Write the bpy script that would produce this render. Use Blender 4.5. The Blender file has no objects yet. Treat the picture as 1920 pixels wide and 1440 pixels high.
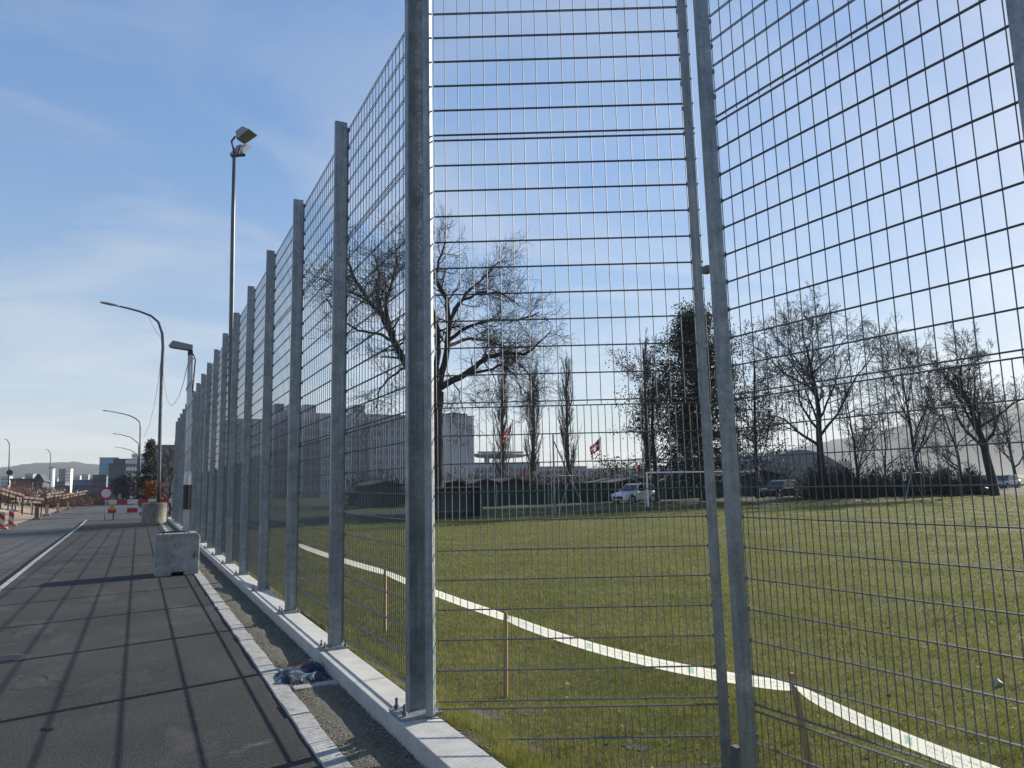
import bpy, math, random
import numpy as np
from mathutils import Matrix, Vector

R = math.radians
sc = bpy.context.scene
C = sc.collection
rng = np.random.default_rng(7)
random.seed(7)

# ------------------------------------------------------------------ camera
F_PX, YAW, PITCH, ROLL, CAM_H = 1333.74, 0.4821, 0.1390, -0.0221, 1.542
_d = np.array([math.sin(YAW) * math.cos(PITCH), math.cos(YAW) * math.cos(PITCH), math.sin(PITCH)])
_r0 = np.array([math.cos(YAW), -math.sin(YAW), 0.0])
_u0 = np.cross(_r0, _d)
_r = math.cos(ROLL) * _r0 + math.sin(ROLL) * _u0
_u = -math.sin(ROLL) * _r0 + math.cos(ROLL) * _u0
cam_data = bpy.data.cameras.new('camera')
cam_data.sensor_width = 36.0
cam_data.lens = 36.0 * F_PX / 1920.0
cam_data.clip_start = 0.05
cam_data.clip_end = 9000
cam = bpy.data.objects.new('camera', cam_data)
C.objects.link(cam)
cam.matrix_world = Matrix(((_r[0], _u[0], -_d[0], 0), (_r[1], _u[1], -_d[1], 0), (_r[2], _u[2], -_d[2], CAM_H), (0, 0, 0, 1)))
sc.camera = cam

# ------------------------------------------------------------------ sky, sun, exposure
SUN_EL, SUN_AZ = 22.7, 78.7           # azimuth clockwise from +Y (the fence direction)
world = bpy.data.worlds.new('World')
sc.world = world
world.use_nodes = True
wn, wl = world.node_tree.nodes, world.node_tree.links
wn.clear()
sky = wn.new('ShaderNodeTexSky')
sky.sky_type = 'NISHITA'
sky.sun_disc = False
sky.sun_elevation = R(SUN_EL)
sky.sun_rotation = R(SUN_AZ)
sky.altitude = 400
sky.air_density = 1.0
sky.dust_density = 0.45
sky.ozone_density = 2.2
tc = wn.new('ShaderNodeTexCoord')
sep = wn.new('ShaderNodeSeparateXYZ')
wl.new(tc.outputs['Generated'], sep.inputs[0])
def wmath(op, a, b=None):
    n = wn.new('ShaderNodeMath'); n.operation = op
    for i, s in enumerate((a, b)):
        if s is None: continue
        if isinstance(s, (int, float)): n.inputs[i].default_value = s
        else: wl.new(s, n.inputs[i])
    return n.outputs[0]
zden = wmath('ADD', wmath('MAXIMUM', sep.outputs[2], 0.0), 0.10)
comb = wn.new('ShaderNodeCombineXYZ')
wl.new(wmath('DIVIDE', sep.outputs[0], zden), comb.inputs[0])
wl.new(wmath('DIVIDE', sep.outputs[1], zden), comb.inputs[1])
mp = wn.new('ShaderNodeMapping')
mp.inputs['Rotation'].default_value = (0, 0, R(24))
mp.inputs['Scale'].default_value = (0.55, 0.95, 1)
wl.new(comb.outputs[0], mp.inputs[0])
nz = wn.new('ShaderNodeTexNoise')
nz.inputs['Scale'].default_value = 1.15
nz.inputs['Detail'].default_value = 7
nz.inputs['Roughness'].default_value = 0.56
nz.inputs['Distortion'].default_value = 0.9
wl.new(mp.outputs[0], nz.inputs['Vector'])
cr = wn.new('ShaderNodeValToRGB')
cr.color_ramp.elements[0].position = 0.44
cr.color_ramp.elements[0].color = (0, 0, 0, 1)
cr.color_ramp.elements[1].position = 0.80
cr.color_ramp.elements[1].color = (1, 1, 1, 1)
wl.new(nz.outputs['Fac'], cr.inputs[0])
cloudf = wmath('MULTIPLY', cr.outputs[0], 0.7)
# thin cirrus brightens the sky it lies on, more strongly the brighter that sky is
bright = wn.new('ShaderNodeMixRGB'); bright.blend_type = 'MIX'
hsv = wn.new('ShaderNodeHueSaturation'); hsv.inputs['Saturation'].default_value = 1.16; wl.new(sky.outputs[0], hsv.inputs['Color'])
lum0 = wn.new('ShaderNodeRGBToBW'); wl.new(sky.outputs[0], lum0.inputs[0])
# tone curve compresses sky brightness between the sun side and the far side
sca = wmath('MULTIPLY', wmath('POWER', wmath('MAXIMUM', lum0.outputs[0], 0.05), -0.46), 1.88)
comp = wn.new('ShaderNodeVectorMath'); comp.operation = 'SCALE'
wl.new(hsv.outputs[0], comp.inputs[0]); wl.new(sca, comp.inputs['Scale'])
lum = wn.new('ShaderNodeRGBToBW'); wl.new(comp.outputs[0], lum.inputs[0])
lum2 = wmath('ADD', wmath('MULTIPLY', lum.outputs[0], 1.15), 2.2)
wl.new(cloudf, bright.inputs[0]); wl.new(comp.outputs[0], bright.inputs[1])
cc = wn.new('ShaderNodeCombineXYZ')
for i, k_ in enumerate((0.95, 1.0, 1.05)): wl.new(wmath('MULTIPLY', lum2, k_), cc.inputs[i])
wl.new(cc.outputs[0], bright.inputs[2])
# pale ground haze whitens the sky towards the horizon all round
hz = wmath('POWER', 2.718, wmath('MULTIPLY', wmath('MAXIMUM', sep.outputs[2], 0.0), -5.5))
pale = wn.new('ShaderNodeMixRGB')
wl.new(wmath('MULTIPLY', hz, 0.74), pale.inputs[0]); wl.new(bright.outputs[0], pale.inputs[1])
hc = wn.new('ShaderNodeCombineXYZ')
for i, k_ in enumerate((1.02, 1.0, 1.0)): wl.new(wmath('MULTIPLY', wmath('ADD', wmath('MULTIPLY', lum.outputs[0], 0.6), 2.6), k_), hc.inputs[i])
wl.new(hc.outputs[0], pale.inputs[2])
bg = wn.new('ShaderNodeBackground')
bg.inputs['Strength'].default_value = 0.07
wl.new(pale.outputs[0], bg.inputs['Color'])
wo = wn.new('ShaderNodeOutputWorld')
wl.new(bg.outputs[0], wo.inputs['Surface'])

sun_data = bpy.data.lights.new('sun', 'SUN')
sun_data.energy = 5.0
sun_data.angle = R(0.53)
sun_data.color = (1.0, 0.93, 0.82)
sun = bpy.data.objects.new('sun', sun_data)
C.objects.link(sun)
_sd = Vector((math.sin(R(SUN_AZ)) * math.cos(R(SUN_EL)), math.cos(R(SUN_AZ)) * math.cos(R(SUN_EL)), math.sin(R(SUN_EL))))
sun.rotation_euler = _sd.to_track_quat('Z', 'Y').to_euler()
sun.location = _sd * 60

vs = sc.view_settings
vs.view_transform = 'Standard'
vs.look = 'None'
vs.exposure = 1.0
vs.gamma = 1.0
vs.use_curve_mapping = False
sc.cycles.use_denoising = True
sc.cycles.max_bounces = 6
sc.cycles.transparent_max_bounces = 8
sc.cycles.volume_bounces = 0

# ------------------------------------------------------------------ helpers
def ray(px, py):
    v = _d + (px - 960) / F_PX * _r - (py - 720) / F_PX * _u
    return v
def atY(px, py, Y):
    v = ray(px, py); t = Y / v[1]
    return np.array([v[0] * t, Y, CAM_H + v[2] * t])
def atZ(px, py, z):
    v = ray(px, py); t = (z - CAM_H) / v[2]
    return np.array([v[0] * t, v[1] * t, z])

def link(o, parent=None):
    C.objects.link(o)
    if parent is not None:
        o.parent = parent
        o.matrix_parent_inverse = Matrix.Translation(-Vector(parent['_base'])) if '_base' in parent else Matrix()
    return o
def tag(o, label, cat, group=None):
    o['label'] = label; o['category'] = cat
    if group: o['group'] = group
    return o
def struct(o):
    o['kind'] = 'structure'; return o
def stuff(o):
    o['kind'] = 'stuff'; return o
def thing(name, label, cat, base, group=None):
    o = bpy.data.objects.new(name, None)
    C.objects.link(o)
    o.empty_display_size = 0.2
    o.location = base
    o['_base'] = tuple(float(x) for x in base)
    return tag(o, label, cat, group)

class MB:
    def __init__(s): s.v = []; s.f = []; s.m = []; s.n = 0
    def add(s, verts, faces, m=0):
        b = s.n
        s.v.append(np.asarray(verts, float)); s.n += len(verts)
        s.f += [tuple(b + i for i in f) for f in faces]
        s.m += [m] * len(faces)
    def box(s, x0, x1, y0, y1, z0, z1, m=0):
        s.add([(x0,y0,z0),(x1,y0,z0),(x1,y1,z0),(x0,y1,z0),(x0,y0,z1),(x1,y0,z1),(x1,y1,z1),(x0,y1,z1)],
              [(3,2,1,0),(4,5,6,7),(0,1,5,4),(1,2,6,5),(2,3,7,6),(3,0,4,7)], m)
    def bar(s, a, b, w, h, m=0, up=(0,0,1)):
        a = np.asarray(a, float); b = np.asarray(b, float); t = b - a; t /= np.linalg.norm(t)
        up = np.asarray(up, float)
        if abs(t @ up) > 0.98: up = np.array([1.0, 0, 0])
        n = np.cross(t, up); n /= np.linalg.norm(n); q = np.cross(n, t)
        vs_ = []
        for p in (a, b):
            for i, j in ((-1,-1),(1,-1),(1,1),(-1,1)): vs_.append(p + n*i*w/2 + q*j*h/2)
        s.add(vs_, [(3,2,1,0),(4,5,6,7),(0,1,5,4),(1,2,6,5),(2,3,7,6),(3,0,4,7)], m)
    def tube(s, pts, radii, n=8, m=0, caps=True):
        pts = np.asarray(pts, float); k = len(pts)
        radii = np.broadcast_to(np.asarray(radii, float), (k,))
        t = np.gradient(pts, axis=0); t /= (np.linalg.norm(t, axis=1, keepdims=True) + 1e-9)
        ref = np.array([0, 0, 1.0]) if abs(t[:, 2]).mean() < 0.8 else np.array([1.0, 0.2, 0])
        n1 = np.cross(t, ref); n1 /= (np.linalg.norm(n1, axis=1, keepdims=True) + 1e-9)
        n2 = np.cross(t, n1)
        a = np.arange(n) * 2 * math.pi / n
        ring = (n1[:, None] * np.cos(a)[None, :, None] + n2[:, None] * np.sin(a)[None, :, None]) * radii[:, None, None]
        vv = (pts[:, None] + ring).reshape(-1, 3)
        ff = [(i*n+j, i*n+(j+1) % n, (i+1)*n+(j+1) % n, (i+1)*n+j) for i in range(k-1) for j in range(n)]
        if caps and n > 2:
            ff.append(tuple(range(n-1, -1, -1))); ff.append(tuple((k-1)*n + j for j in range(n)))
        s.add(vv, ff, m)
    def cyl(s, c, r, z0, z1, n=16, m=0, r1=None):
        s.tube([(c[0], c[1], z0), (c[0], c[1], z1)], [r, r if r1 is None else r1], n, m)
    def prism(s, poly, axis, a0, a1, m=0):
        """poly in the two axes other than `axis` (order kept), extruded a0..a1"""
        n = len(poly); vs_ = []
        for a in (a0, a1):
            for p in poly:
                q = list(p); q.insert(axis, a); vs_.append(q)
        ff = [tuple(range(n)), tuple(range(2*n-1, n-1, -1))] + [(i, (i+1) % n, n+(i+1) % n, n+i) for i in range(n)]
        s.add(vs_, ff, m)
    def mesh(s, name, mats, smooth=False, bevel=None):
        me = bpy.data.meshes.new(name)
        vv = np.concatenate(s.v) if s.v else np.zeros((0, 3))
        me.from_pydata(vv.tolist(), [], s.f)
        for m in (mats if isinstance(mats, (list, tuple)) else [mats]): me.materials.append(m)
        me.polygons.foreach_set('material_index', np.array(s.m, np.int32))
        if smooth: me.polygons.foreach_set('use_smooth', np.ones(len(s.m), bool))
        me.validate(); me.update()
        return me
    def build(s, name, mats, parent=None, smooth=False, bevel=0.0, recalc=False):
        me = s.mesh(name, mats, smooth)
        if recalc:
            import bmesh
            bm = bmesh.new(); bm.from_mesh(me); bmesh.ops.recalc_face_normals(bm, faces=bm.faces); bm.to_mesh(me); bm.free()
        o = bpy.data.objects.new(name, me)
        link(o, parent)
        if bevel:
            md = o.modifiers.new('bevel', 'BEVEL'); md.width = bevel; md.segments = 2; md.limit_method = 'ANGLE'; md.angle_limit = R(40)
        return o

def raw_mesh(name, verts, tris, mat, parent=None, quads=False):
    """fast triangle / quad soup"""
    verts = np.asarray(verts, np.float32); tris = np.asarray(tris, np.int32)
    k = tris.shape[1]
    me = bpy.data.meshes.new(name)
    me.vertices.add(len(verts)); me.vertices.foreach_set('co', verts.ravel())
    me.loops.add(tris.size); me.loops.foreach_set('vertex_index', tris.ravel())
    me.polygons.add(len(tris)); me.polygons.foreach_set('loop_start', np.arange(len(tris), dtype=np.int32) * k)
    me.materials.append(mat)
    me.update(calc_edges=True)
    o = bpy.data.objects.new(name, me)
    link(o, parent)
    return o

def copy_tree(o, parent=None, loc=None):
    c = o.copy(); C.objects.link(c)
    if parent is not None: c.parent = parent
    if loc is not None: c.location = loc
    for ch in list(o.children): copy_tree(ch, c)
    return c

# ------------------------------------------------------------------ materials
def mat(name, cols, scale=4.0, rough=0.7, metal=0.0, bump=0.0, bscale=None, detail=6, ramp=(0.3, 0.7), stretch=(1,1,1), rnd=0.0, spec=0.5, cols2=None, scale2=0.3, fac2=0.5, trans=0.0, world=False):
    m = bpy.data.materials.new(name); m.use_nodes = True
    N, L = m.node_tree.nodes, m.node_tree.links
    b = N['Principled BSDF']
    b.inputs['Roughness'].default_value = rough; b.inputs['Metallic'].default_value = metal
    b.inputs['Specular IOR Level'].default_value = spec
    if not isinstance(cols[0], (tuple, list)): cols = [cols]
    if world:
        g = N.new('ShaderNodeNewGeometry'); vec = g.outputs['Position']
    else:
        t = N.new('ShaderNodeTexCoord'); vec = t.outputs['Object']
    mpn = N.new('ShaderNodeMapping'); mpn.inputs['Scale'].default_value = stretch
    L.new(vec, mpn.inputs[0])
    if rnd:
        oi = N.new('ShaderNodeObjectInfo'); mu = N.new('ShaderNodeMath'); mu.operation = 'MULTIPLY'; mu.inputs[1].default_value = rnd
        L.new(oi.outputs['Random'], mu.inputs[0]); L.new(mu.outputs[0], mpn.inputs['Location'])
    v = mpn.outputs[0]
    if len(cols) == 1:
        b.inputs['Base Color'].default_value = (*cols[0], 1)
    else:
        n = N.new('ShaderNodeTexNoise'); n.inputs['Scale'].default_value = scale; n.inputs['Detail'].default_value = detail
        n.inputs['Roughness'].default_value = 0.62
        L.new(v, n.inputs['Vector'])
        r = N.new('ShaderNodeValToRGB'); e = r.color_ramp.elements
        k = len(cols)
        while len(e) < k: e.new(0.5)
        for i in range(k):
            e[i].position = ramp[0] + (ramp[1] - ramp[0]) * i / (k - 1); e[i].color = (*cols[i], 1)
        L.new(n.outputs['Fac'], r.inputs[0])
        out = r.outputs[0]
        if cols2:
            n2 = N.new('ShaderNodeTexNoise'); n2.inputs['Scale'].default_value = scale2; n2.inputs['Detail'].default_value = 4
            L.new(v, n2.inputs['Vector'])
            r2 = N.new('ShaderNodeValToRGB'); r2.color_ramp.elements[0].position = 0.38; r2.color_ramp.elements[1].position = 0.66
            r2.color_ramp.elements[0].color = (*cols2[0], 1); r2.color_ramp.elements[1].color = (*cols2[1], 1)
            L.new(n2.outputs['Fac'], r2.inputs[0])
            mx = N.new('ShaderNodeMixRGB'); mx.blend_type = 'MULTIPLY'; mx.inputs[0].default_value = fac2
            L.new(out, mx.inputs[1]); L.new(r2.outputs[0], mx.inputs[2]); out = mx.outputs[0]
        L.new(out, b.inputs['Base Color'])
    if bump:
        nb = N.new('ShaderNodeTexNoise'); nb.inputs['Scale'].default_value = bscale or scale * 3; nb.inputs['Detail'].default_value = 5
        L.new(v, nb.inputs['Vector'])
        bp = N.new('ShaderNodeBump'); bp.inputs['Strength'].default_value = bump; bp.inputs['Distance'].default_value = 0.02
        L.new(nb.outputs['Fac'], bp.inputs['Height']); L.new(bp.outputs[0], b.inputs['Normal'])
    if trans:
        b.inputs['Transmission Weight'].default_value = 0
        tr = N.new('ShaderNodeBsdfTranslucent'); mxs = N.new('ShaderNodeMixShader'); mxs.inputs[0].default_value = trans
        if len(cols) == 1: tr.inputs[0].default_value = (*cols[0], 1)
        else: L.new(out, tr.inputs[0])
        L.new(b.outputs[0], mxs.inputs[1]); L.new(tr.outputs[0], mxs.inputs[2])
        L.new(mxs.outputs[0], N['Material Output'].inputs['Surface'])
    m.diffuse_color = (*cols[0], 1)
    return m

def stripe_mat(name, ca, cb, axis, period, diag=0.0, rough=0.5, phase=0.0, dirt=0.35):
    m = bpy.data.materials.new(name); m.use_nodes = True
    N, L = m.node_tree.nodes, m.node_tree.links
    b = N['Principled BSDF']; b.inputs['Roughness'].default_value = rough
    t = N.new('ShaderNodeTexCoord'); s = N.new('ShaderNodeSeparateXYZ'); L.new(t.outputs['Object'], s.inputs[0])
    def mth(op, a, b_=None):
        n = N.new('ShaderNodeMath'); n.operation = op
        for i, x in enumerate((a, b_)):
            if x is None: continue
            if isinstance(x, (int, float)): n.inputs[i].default_value = x
            else: L.new(x, n.inputs[i])
        return n.outputs[0]
    u = s.outputs[axis]
    if diag: u = mth('ADD', u, mth('MULTIPLY', s.outputs[2 if axis != 2 else 0], diag))
    fr = mth('FRACT', mth('ADD', mth('DIVIDE', u, period), 100.0 + phase))
    g = mth('GREATER_THAN', fr, 0.5)
    mx = N.new('ShaderNodeMixRGB'); mx.inputs[1].default_value = (*ca, 1); mx.inputs[2].default_value = (*cb, 1)
    L.new(g, mx.inputs[0])
    n = N.new('ShaderNodeTexNoise'); n.inputs['Scale'].default_value = 9; L.new(t.outputs['Object'], n.inputs['Vector'])
    md = N.new('ShaderNodeMixRGB'); md.blend_type = 'MULTIPLY'; md.inputs[0].default_value = dirt
    L.new(mx.outputs[0], md.inputs[1]); L.new(n.outputs['Fac'], md.inputs[2])
    L.new(md.outputs[0], b.inputs['Base Color'])
    return m

def galv(name, cols, rough=.46, metal=.55):
    """hot dip galvanised steel: spangle cells, vertical run marks and dull patches"""
    m = mat(name, cols, 7, rough, metal, 0.04, 30, rnd=40.0, ramp=(0.25,0.75), cols2=[(0.74,0.76,0.78),(1,1,1)], scale2=1.6, fac2=.7)
    N, L = m.node_tree.nodes, m.node_tree.links; b = N['Principled BSDF']
    mp_ = [n for n in N if n.bl_idname == 'ShaderNodeMapping'][0]
    src = b.inputs['Base Color'].links[0].from_socket
    v = N.new('ShaderNodeTexVoronoi'); v.inputs['Scale'].default_value = 55; L.new(mp_.outputs[0], v.inputs['Vector'])
    sx = N.new('ShaderNodeSeparateColor'); L.new(v.outputs['Color'], sx.inputs[0])
    mr = N.new('ShaderNodeMapRange'); mr.inputs['To Min'].default_value = .88; mr.inputs['To Max'].default_value = 1.08; L.new(sx.outputs[0], mr.inputs[0])
    m2 = N.new('ShaderNodeMapping'); m2.inputs['Scale'].default_value = (38, 38, 1.3); L.new(mp_.outputs[0], m2.inputs[0])
    n2 = N.new('ShaderNodeTexNoise'); n2.inputs['Scale'].default_value = 1; n2.inputs['Detail'].default_value = 4; L.new(m2.outputs[0], n2.inputs['Vector'])
    mr2 = N.new('ShaderNodeMapRange'); mr2.inputs['From Min'].default_value = .3; mr2.inputs['From Max'].default_value = .7; mr2.inputs['To Min'].default_value = .80; mr2.inputs['To Max'].default_value = 1.12; L.new(n2.outputs['Fac'], mr2.inputs[0])
    mu = N.new('ShaderNodeMath'); mu.operation = 'MULTIPLY'; L.new(mr.outputs[0], mu.inputs[0]); L.new(mr2.outputs[0], mu.inputs[1])
    vm = N.new('ShaderNodeVectorMath'); vm.operation = 'SCALE'; L.new(src, vm.inputs[0]); L.new(mu.outputs[0], vm.inputs['Scale']); L.new(vm.outputs[0], b.inputs['Base Color'])
    r2 = N.new('ShaderNodeMapRange'); r2.inputs['To Min'].default_value = rough-.08; r2.inputs['To Max'].default_value = rough+.16; L.new(sx.outputs[1], r2.inputs[0]); L.new(r2.outputs[0], b.inputs['Roughness'])
    return m
GALV = galv('galvanised steel', [(0.19,0.215,0.235),(0.28,0.31,0.33),(0.36,0.39,0.405)])
GALV2 = galv('galvanised steel darker', [(0.10,0.122,0.14),(0.16,0.187,0.205),(0.22,0.247,0.265)], .5, .5)
WIRE = mat('galvanised wire', [(0.085,0.097,0.107),(0.135,0.148,0.158)], 6, 0.6, 0.2, rnd=20.0)
DARKIRON = mat('dark iron', [(0.03,0.03,0.032),(0.06,0.06,0.06)], 30, 0.6, 0.3)
BOLT = mat('bolt steel', [(0.12,0.12,0.125)], 1, 0.5, 0.7)
ASPH = mat('footway asphalt', [(0.018,0.0185,0.018),(0.046,0.047,0.046),(0.090,0.091,0.087)], 85, 0.9, 0, 0.5, 130, ramp=(0.33,0.72), cols2=[(0.62,0.62,0.62),(1.0,0.99,0.97)], scale2=0.75, fac2=0.8, spec=0.3)
ROADM = mat('road asphalt', [(0.045,0.045,0.046),(0.075,0.075,0.074),(0.11,0.108,0.104)], 60, 0.85, 0, 0.25, 120, ramp=(0.3,0.75), stretch=(1,0.25,1), cols2=[(0.6,0.6,0.62),(1,1,1)], scale2=0.35, fac2=0.8, spec=0.35)
def scuffed(m, pale=(0.15,0.145,0.135), amount=.55):
    """dusty scuffs, dark damp stains and hairline cracks on an asphalt material"""
    N, L = m.node_tree.nodes, m.node_tree.links; b = N['Principled BSDF']; src = b.inputs['Base Color'].links[0].from_socket
    t = N.new('ShaderNodeTexCoord')
    def noise(scale, det, stretch, lo, hi):
        mp_ = N.new('ShaderNodeMapping'); mp_.inputs['Scale'].default_value = stretch; L.new(t.outputs['Object'], mp_.inputs[0])
        n = N.new('ShaderNodeTexNoise'); n.inputs['Scale'].default_value = scale; n.inputs['Detail'].default_value = det; n.inputs['Roughness'].default_value = .7; L.new(mp_.outputs[0], n.inputs['Vector'])
        r = N.new('ShaderNodeMapRange'); r.inputs['From Min'].default_value = lo; r.inputs['From Max'].default_value = hi; L.new(n.outputs['Fac'], r.inputs[0]); return r.outputs[0]
    def mix(fac, k, col, s):
        f = N.new('ShaderNodeMath'); f.operation = 'MULTIPLY'; f.inputs[1].default_value = k; L.new(fac, f.inputs[0])
        x = N.new('ShaderNodeMixRGB'); x.inputs[2].default_value = (*col, 1); L.new(f.outputs[0], x.inputs[0]); L.new(s, x.inputs[1]); return x.outputs[0]
    o = mix(noise(1.1, 9, (1, .45, 1), .54, .72), amount*.55, pale, src)
    o = mix(noise(3.4, 10, (.6, 1.6, 1), .62, .74), amount, pale, o)
    o = mix(noise(.5, 7, (1.6, .5, 1), .56, .70), .55, (0.02,0.02,0.02), o)
    v = N.new('ShaderNodeTexVoronoi'); v.feature = 'DISTANCE_TO_EDGE'; v.inputs['Scale'].default_value = .55
    nn = N.new('ShaderNodeTexNoise'); nn.inputs['Scale'].default_value = 2.5; nn.inputs['Detail'].default_value = 6; L.new(t.outputs['Object'], nn.inputs['Vector'])
    ad = N.new('ShaderNodeMixRGB'); ad.inputs[0].default_value = .25; L.new(t.outputs['Object'], ad.inputs[1]); L.new(nn.outputs['Color'], ad.inputs[2]); L.new(ad.outputs[0], v.inputs['Vector'])
    lt = N.new('ShaderNodeMath'); lt.operation = 'LESS_THAN'; lt.inputs[1].default_value = .0035; L.new(v.outputs['Distance'], lt.inputs[0])
    brk = noise(.9, 3, (1, 1, 1), .52, .56); cr_ = N.new('ShaderNodeMath'); cr_.operation = 'MULTIPLY'; L.new(lt.outputs[0], cr_.inputs[0]); L.new(brk, cr_.inputs[1])
    o = mix(cr_.outputs[0], .8, (0.012,0.012,0.012), o)
    L.new(o, b.inputs['Base Color'])
scuffed(ASPH, amount=.8); scuffed(ROADM, (0.16,0.155,0.14), .5)
CONC = mat('light precast concrete', [(0.37,0.36,0.335),(0.445,0.435,0.41),(0.50,0.49,0.46)], 5, 0.85, 0, 0.08, 60, ramp=(0.3,0.7), cols2=[(0.80,0.79,0.77),(1,1,1)], scale2=1.6, rnd=30.0)
SLAB = mat('kerb slab concrete', [(0.22,0.215,0.205),(0.34,0.335,0.32),(0.42,0.41,0.395)], 14, 0.9, 0, 0.3, 70, ramp=(0.28,0.72), rnd=50.0, cols2=[(0.7,0.7,0.69),(1,1,1)], scale2=2.5)
OLDCONC = mat('weathered concrete', [(0.16,0.155,0.135),(0.30,0.29,0.25),(0.40,0.385,0.33)], 3.5, 0.92, 0, 0.3, 30, ramp=(0.3,0.72), stretch=(1,1,0.35), cols2=[(0.45,0.42,0.36),(1,1,1)], scale2=2.2, fac2=0.75)
BLOCKC = mat('pale concrete block', [(0.19,0.19,0.185),(0.30,0.30,0.295),(0.38,0.38,0.375)], 4, 0.85, 0, 0.15, 40, ramp=(0.25,0.7), cols2=[(0.55,0.54,0.52),(1,1,1)], scale2=5.5, fac2=0.55)
SOIL = mat('gravelly soil', [(0.06,0.052,0.040),(0.13,0.116,0.092),(0.21,0.195,0.165)], 45, 0.95, 0, 0.6, 90, ramp=(0.28,0.74), cols2=[(0.65,0.7,0.5),(1,1,1)], scale2=2.0)
DIRT = mat('construction dirt', [(0.17,0.12,0.08),(0.27,0.205,0.145),(0.34,0.275,0.20)], 0.6, 0.95, 0, 0.4, 6, ramp=(0.3,0.7), cols2=[(0.6,0.55,0.45),(1,1,1)], scale2=0.12)
GROUND = mat('far ground', [(0.09,0.08,0.05),(0.13,0.12,0.075)], 0.05, 0.95)
LAWN = mat('lawn', [(0.045,0.048,0.013),(0.080,0.082,0.024),(0.12,0.115,0.040)], 26, 0.95, 0, 0.8, 60, ramp=(0.28,0.74), cols2=[(0.75,0.77,0.62),(1.0,1.0,1.0)], scale2=0.35, fac2=0.5, spec=0.15)
VERGE = mat('shaded verge', [(0.016,0.022,0.008),(0.035,0.045,0.015),(0.06,0.065,0.024)], 3, 0.95, 0, 0.5, 14, spec=0.15)  # shade over the strip beyond the field is put into this dark green
BARK = mat('dark bark', [(0.018,0.015,0.013),(0.040,0.034,0.029)], 5, 0.9, rnd=20)
BARK2 = mat('grey brown bark', [(0.045,0.036,0.030),(0.075,0.062,0.05)], 5, 0.9, rnd=20)
TWIGR = mat('reddish brush', [(0.10,0.045,0.028),(0.16,0.085,0.05)], 2, 0.9, rnd=20)
NEEDLE = mat('dark evergreen leaf', [(0.010,0.016,0.010),(0.022,0.034,0.016),(0.036,0.046,0.024)], 1.5, 0.7, rnd=20, trans=0.15)
SPRUCE = mat('spruce needle', [(0.008,0.020,0.012),(0.020,0.042,0.022)], 1.5, 0.7, trans=0.1)
DRYLEAF = mat('brown withered leaf', [(0.040,0.032,0.022),(0.07,0.05,0.032)], 2, 0.8, trans=0.2)
RUST = mat('orange autumn leaf', [(0.30,0.075,0.015),(0.42,0.14,0.03)], 1.5, 0.8, trans=0.25)
WHITEP = mat('white paint', [(0.72,0.72,0.71)], 1, 0.4)
CARW = mat('white car paint', [(0.62,0.64,0.66)], 1, 0.22, 0.0)
CARD = mat('black car paint', [(0.02,0.021,0.024)], 1, 0.22)
CARS = mat('silver car paint', [(0.33,0.35,0.37)], 1, 0.3, 0.5)
GLASS = mat('dark glass', [(0.012,0.016,0.019)], 1, 0.08, 0, spec=0.7)
TYRE = mat('tyre rubber', [(0.012,0.012,0.012)], 1, 0.85)
RIM = mat('alloy rim', [(0.35,0.35,0.36)], 1, 0.35, 0.7)
LAMPW = mat('lamp lens', [(0.6,0.6,0.62)], 1, 0.15)
REDL = mat('red lens', [(0.30,0.01,0.01)], 1, 0.25)
WOOD = mat('stake wood', [(0.26,0.16,0.085),(0.36,0.235,0.13)], 12, 0.85, 0, 0.2, 40, stretch=(4,4,0.4), rnd=10)
REDF = mat('red flag cloth', [(0.45,0.015,0.03)], 1, 0.8, trans=0.35)
WHITEF = mat('white flag cloth', [(0.75,0.75,0.75)], 1, 0.8, trans=0.35)
GREENS = mat('green screen fabric', [(0.008,0.035,0.026),(0.014,0.055,0.040)], 0.8, 0.85)
BLACKP = mat('black plastic', [(0.010,0.010,0.012)], 1, 0.5)
PINK = mat('faded red rubber foot', [(0.40,0.15,0.12)], 1, 0.8)
MASTM = mat('painted mast', [(0.07,0.078,0.09),(0.11,0.12,0.13)], 3, 0.45, 0.4)
def stained(m, col, scale=6, lo=.56, hi=.66, k=.7, stretch=(1,1,.5)):
    N, L = m.node_tree.nodes, m.node_tree.links; b = N['Principled BSDF']; src = b.inputs['Base Color'].links[0].from_socket
    t = N.new('ShaderNodeTexCoord'); mp_ = N.new('ShaderNodeMapping'); mp_.inputs['Scale'].default_value = stretch; L.new(t.outputs['Object'], mp_.inputs[0])
    n = N.new('ShaderNodeTexNoise'); n.inputs['Scale'].default_value = scale; n.inputs['Detail'].default_value = 9; n.inputs['Roughness'].default_value = .65; L.new(mp_.outputs[0], n.inputs['Vector'])
    r = N.new('ShaderNodeMapRange'); r.inputs['From Min'].default_value = lo; r.inputs['From Max'].default_value = hi; r.inputs['To Max'].default_value = k; L.new(n.outputs['Fac'], r.inputs[0])
    x = N.new('ShaderNodeMixRGB'); x.inputs[2].default_value = (*col, 1); L.new(r.outputs[0], x.inputs[0]); L.new(src, x.inputs[1]); L.new(x.outputs[0], b.inputs['Base Color'])
stained(BLOCKC, (0.07,0.068,0.062), 7, .57, .66, .85, (1.4,1.4,.8)); stained(BLOCKC, (0.16,0.13,0.09), 2.2, .52, .70, .5, (2.5,2.5,.4))
stained(SLAB, (0.10,0.095,0.085), 9, .56, .68, .6, (1,1,1)); stained(CONC, (0.26,0.25,0.225), 3.2, .55, .75, .55, (1,1,1)); stained(CONC, (0.16,0.155,0.14), 24, .66, .72, .6, (1,1,1))
LUMI = mat('grey luminaire casing', [(0.20,0.21,0.22),(0.27,0.28,0.29)], 3, .5)
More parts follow.
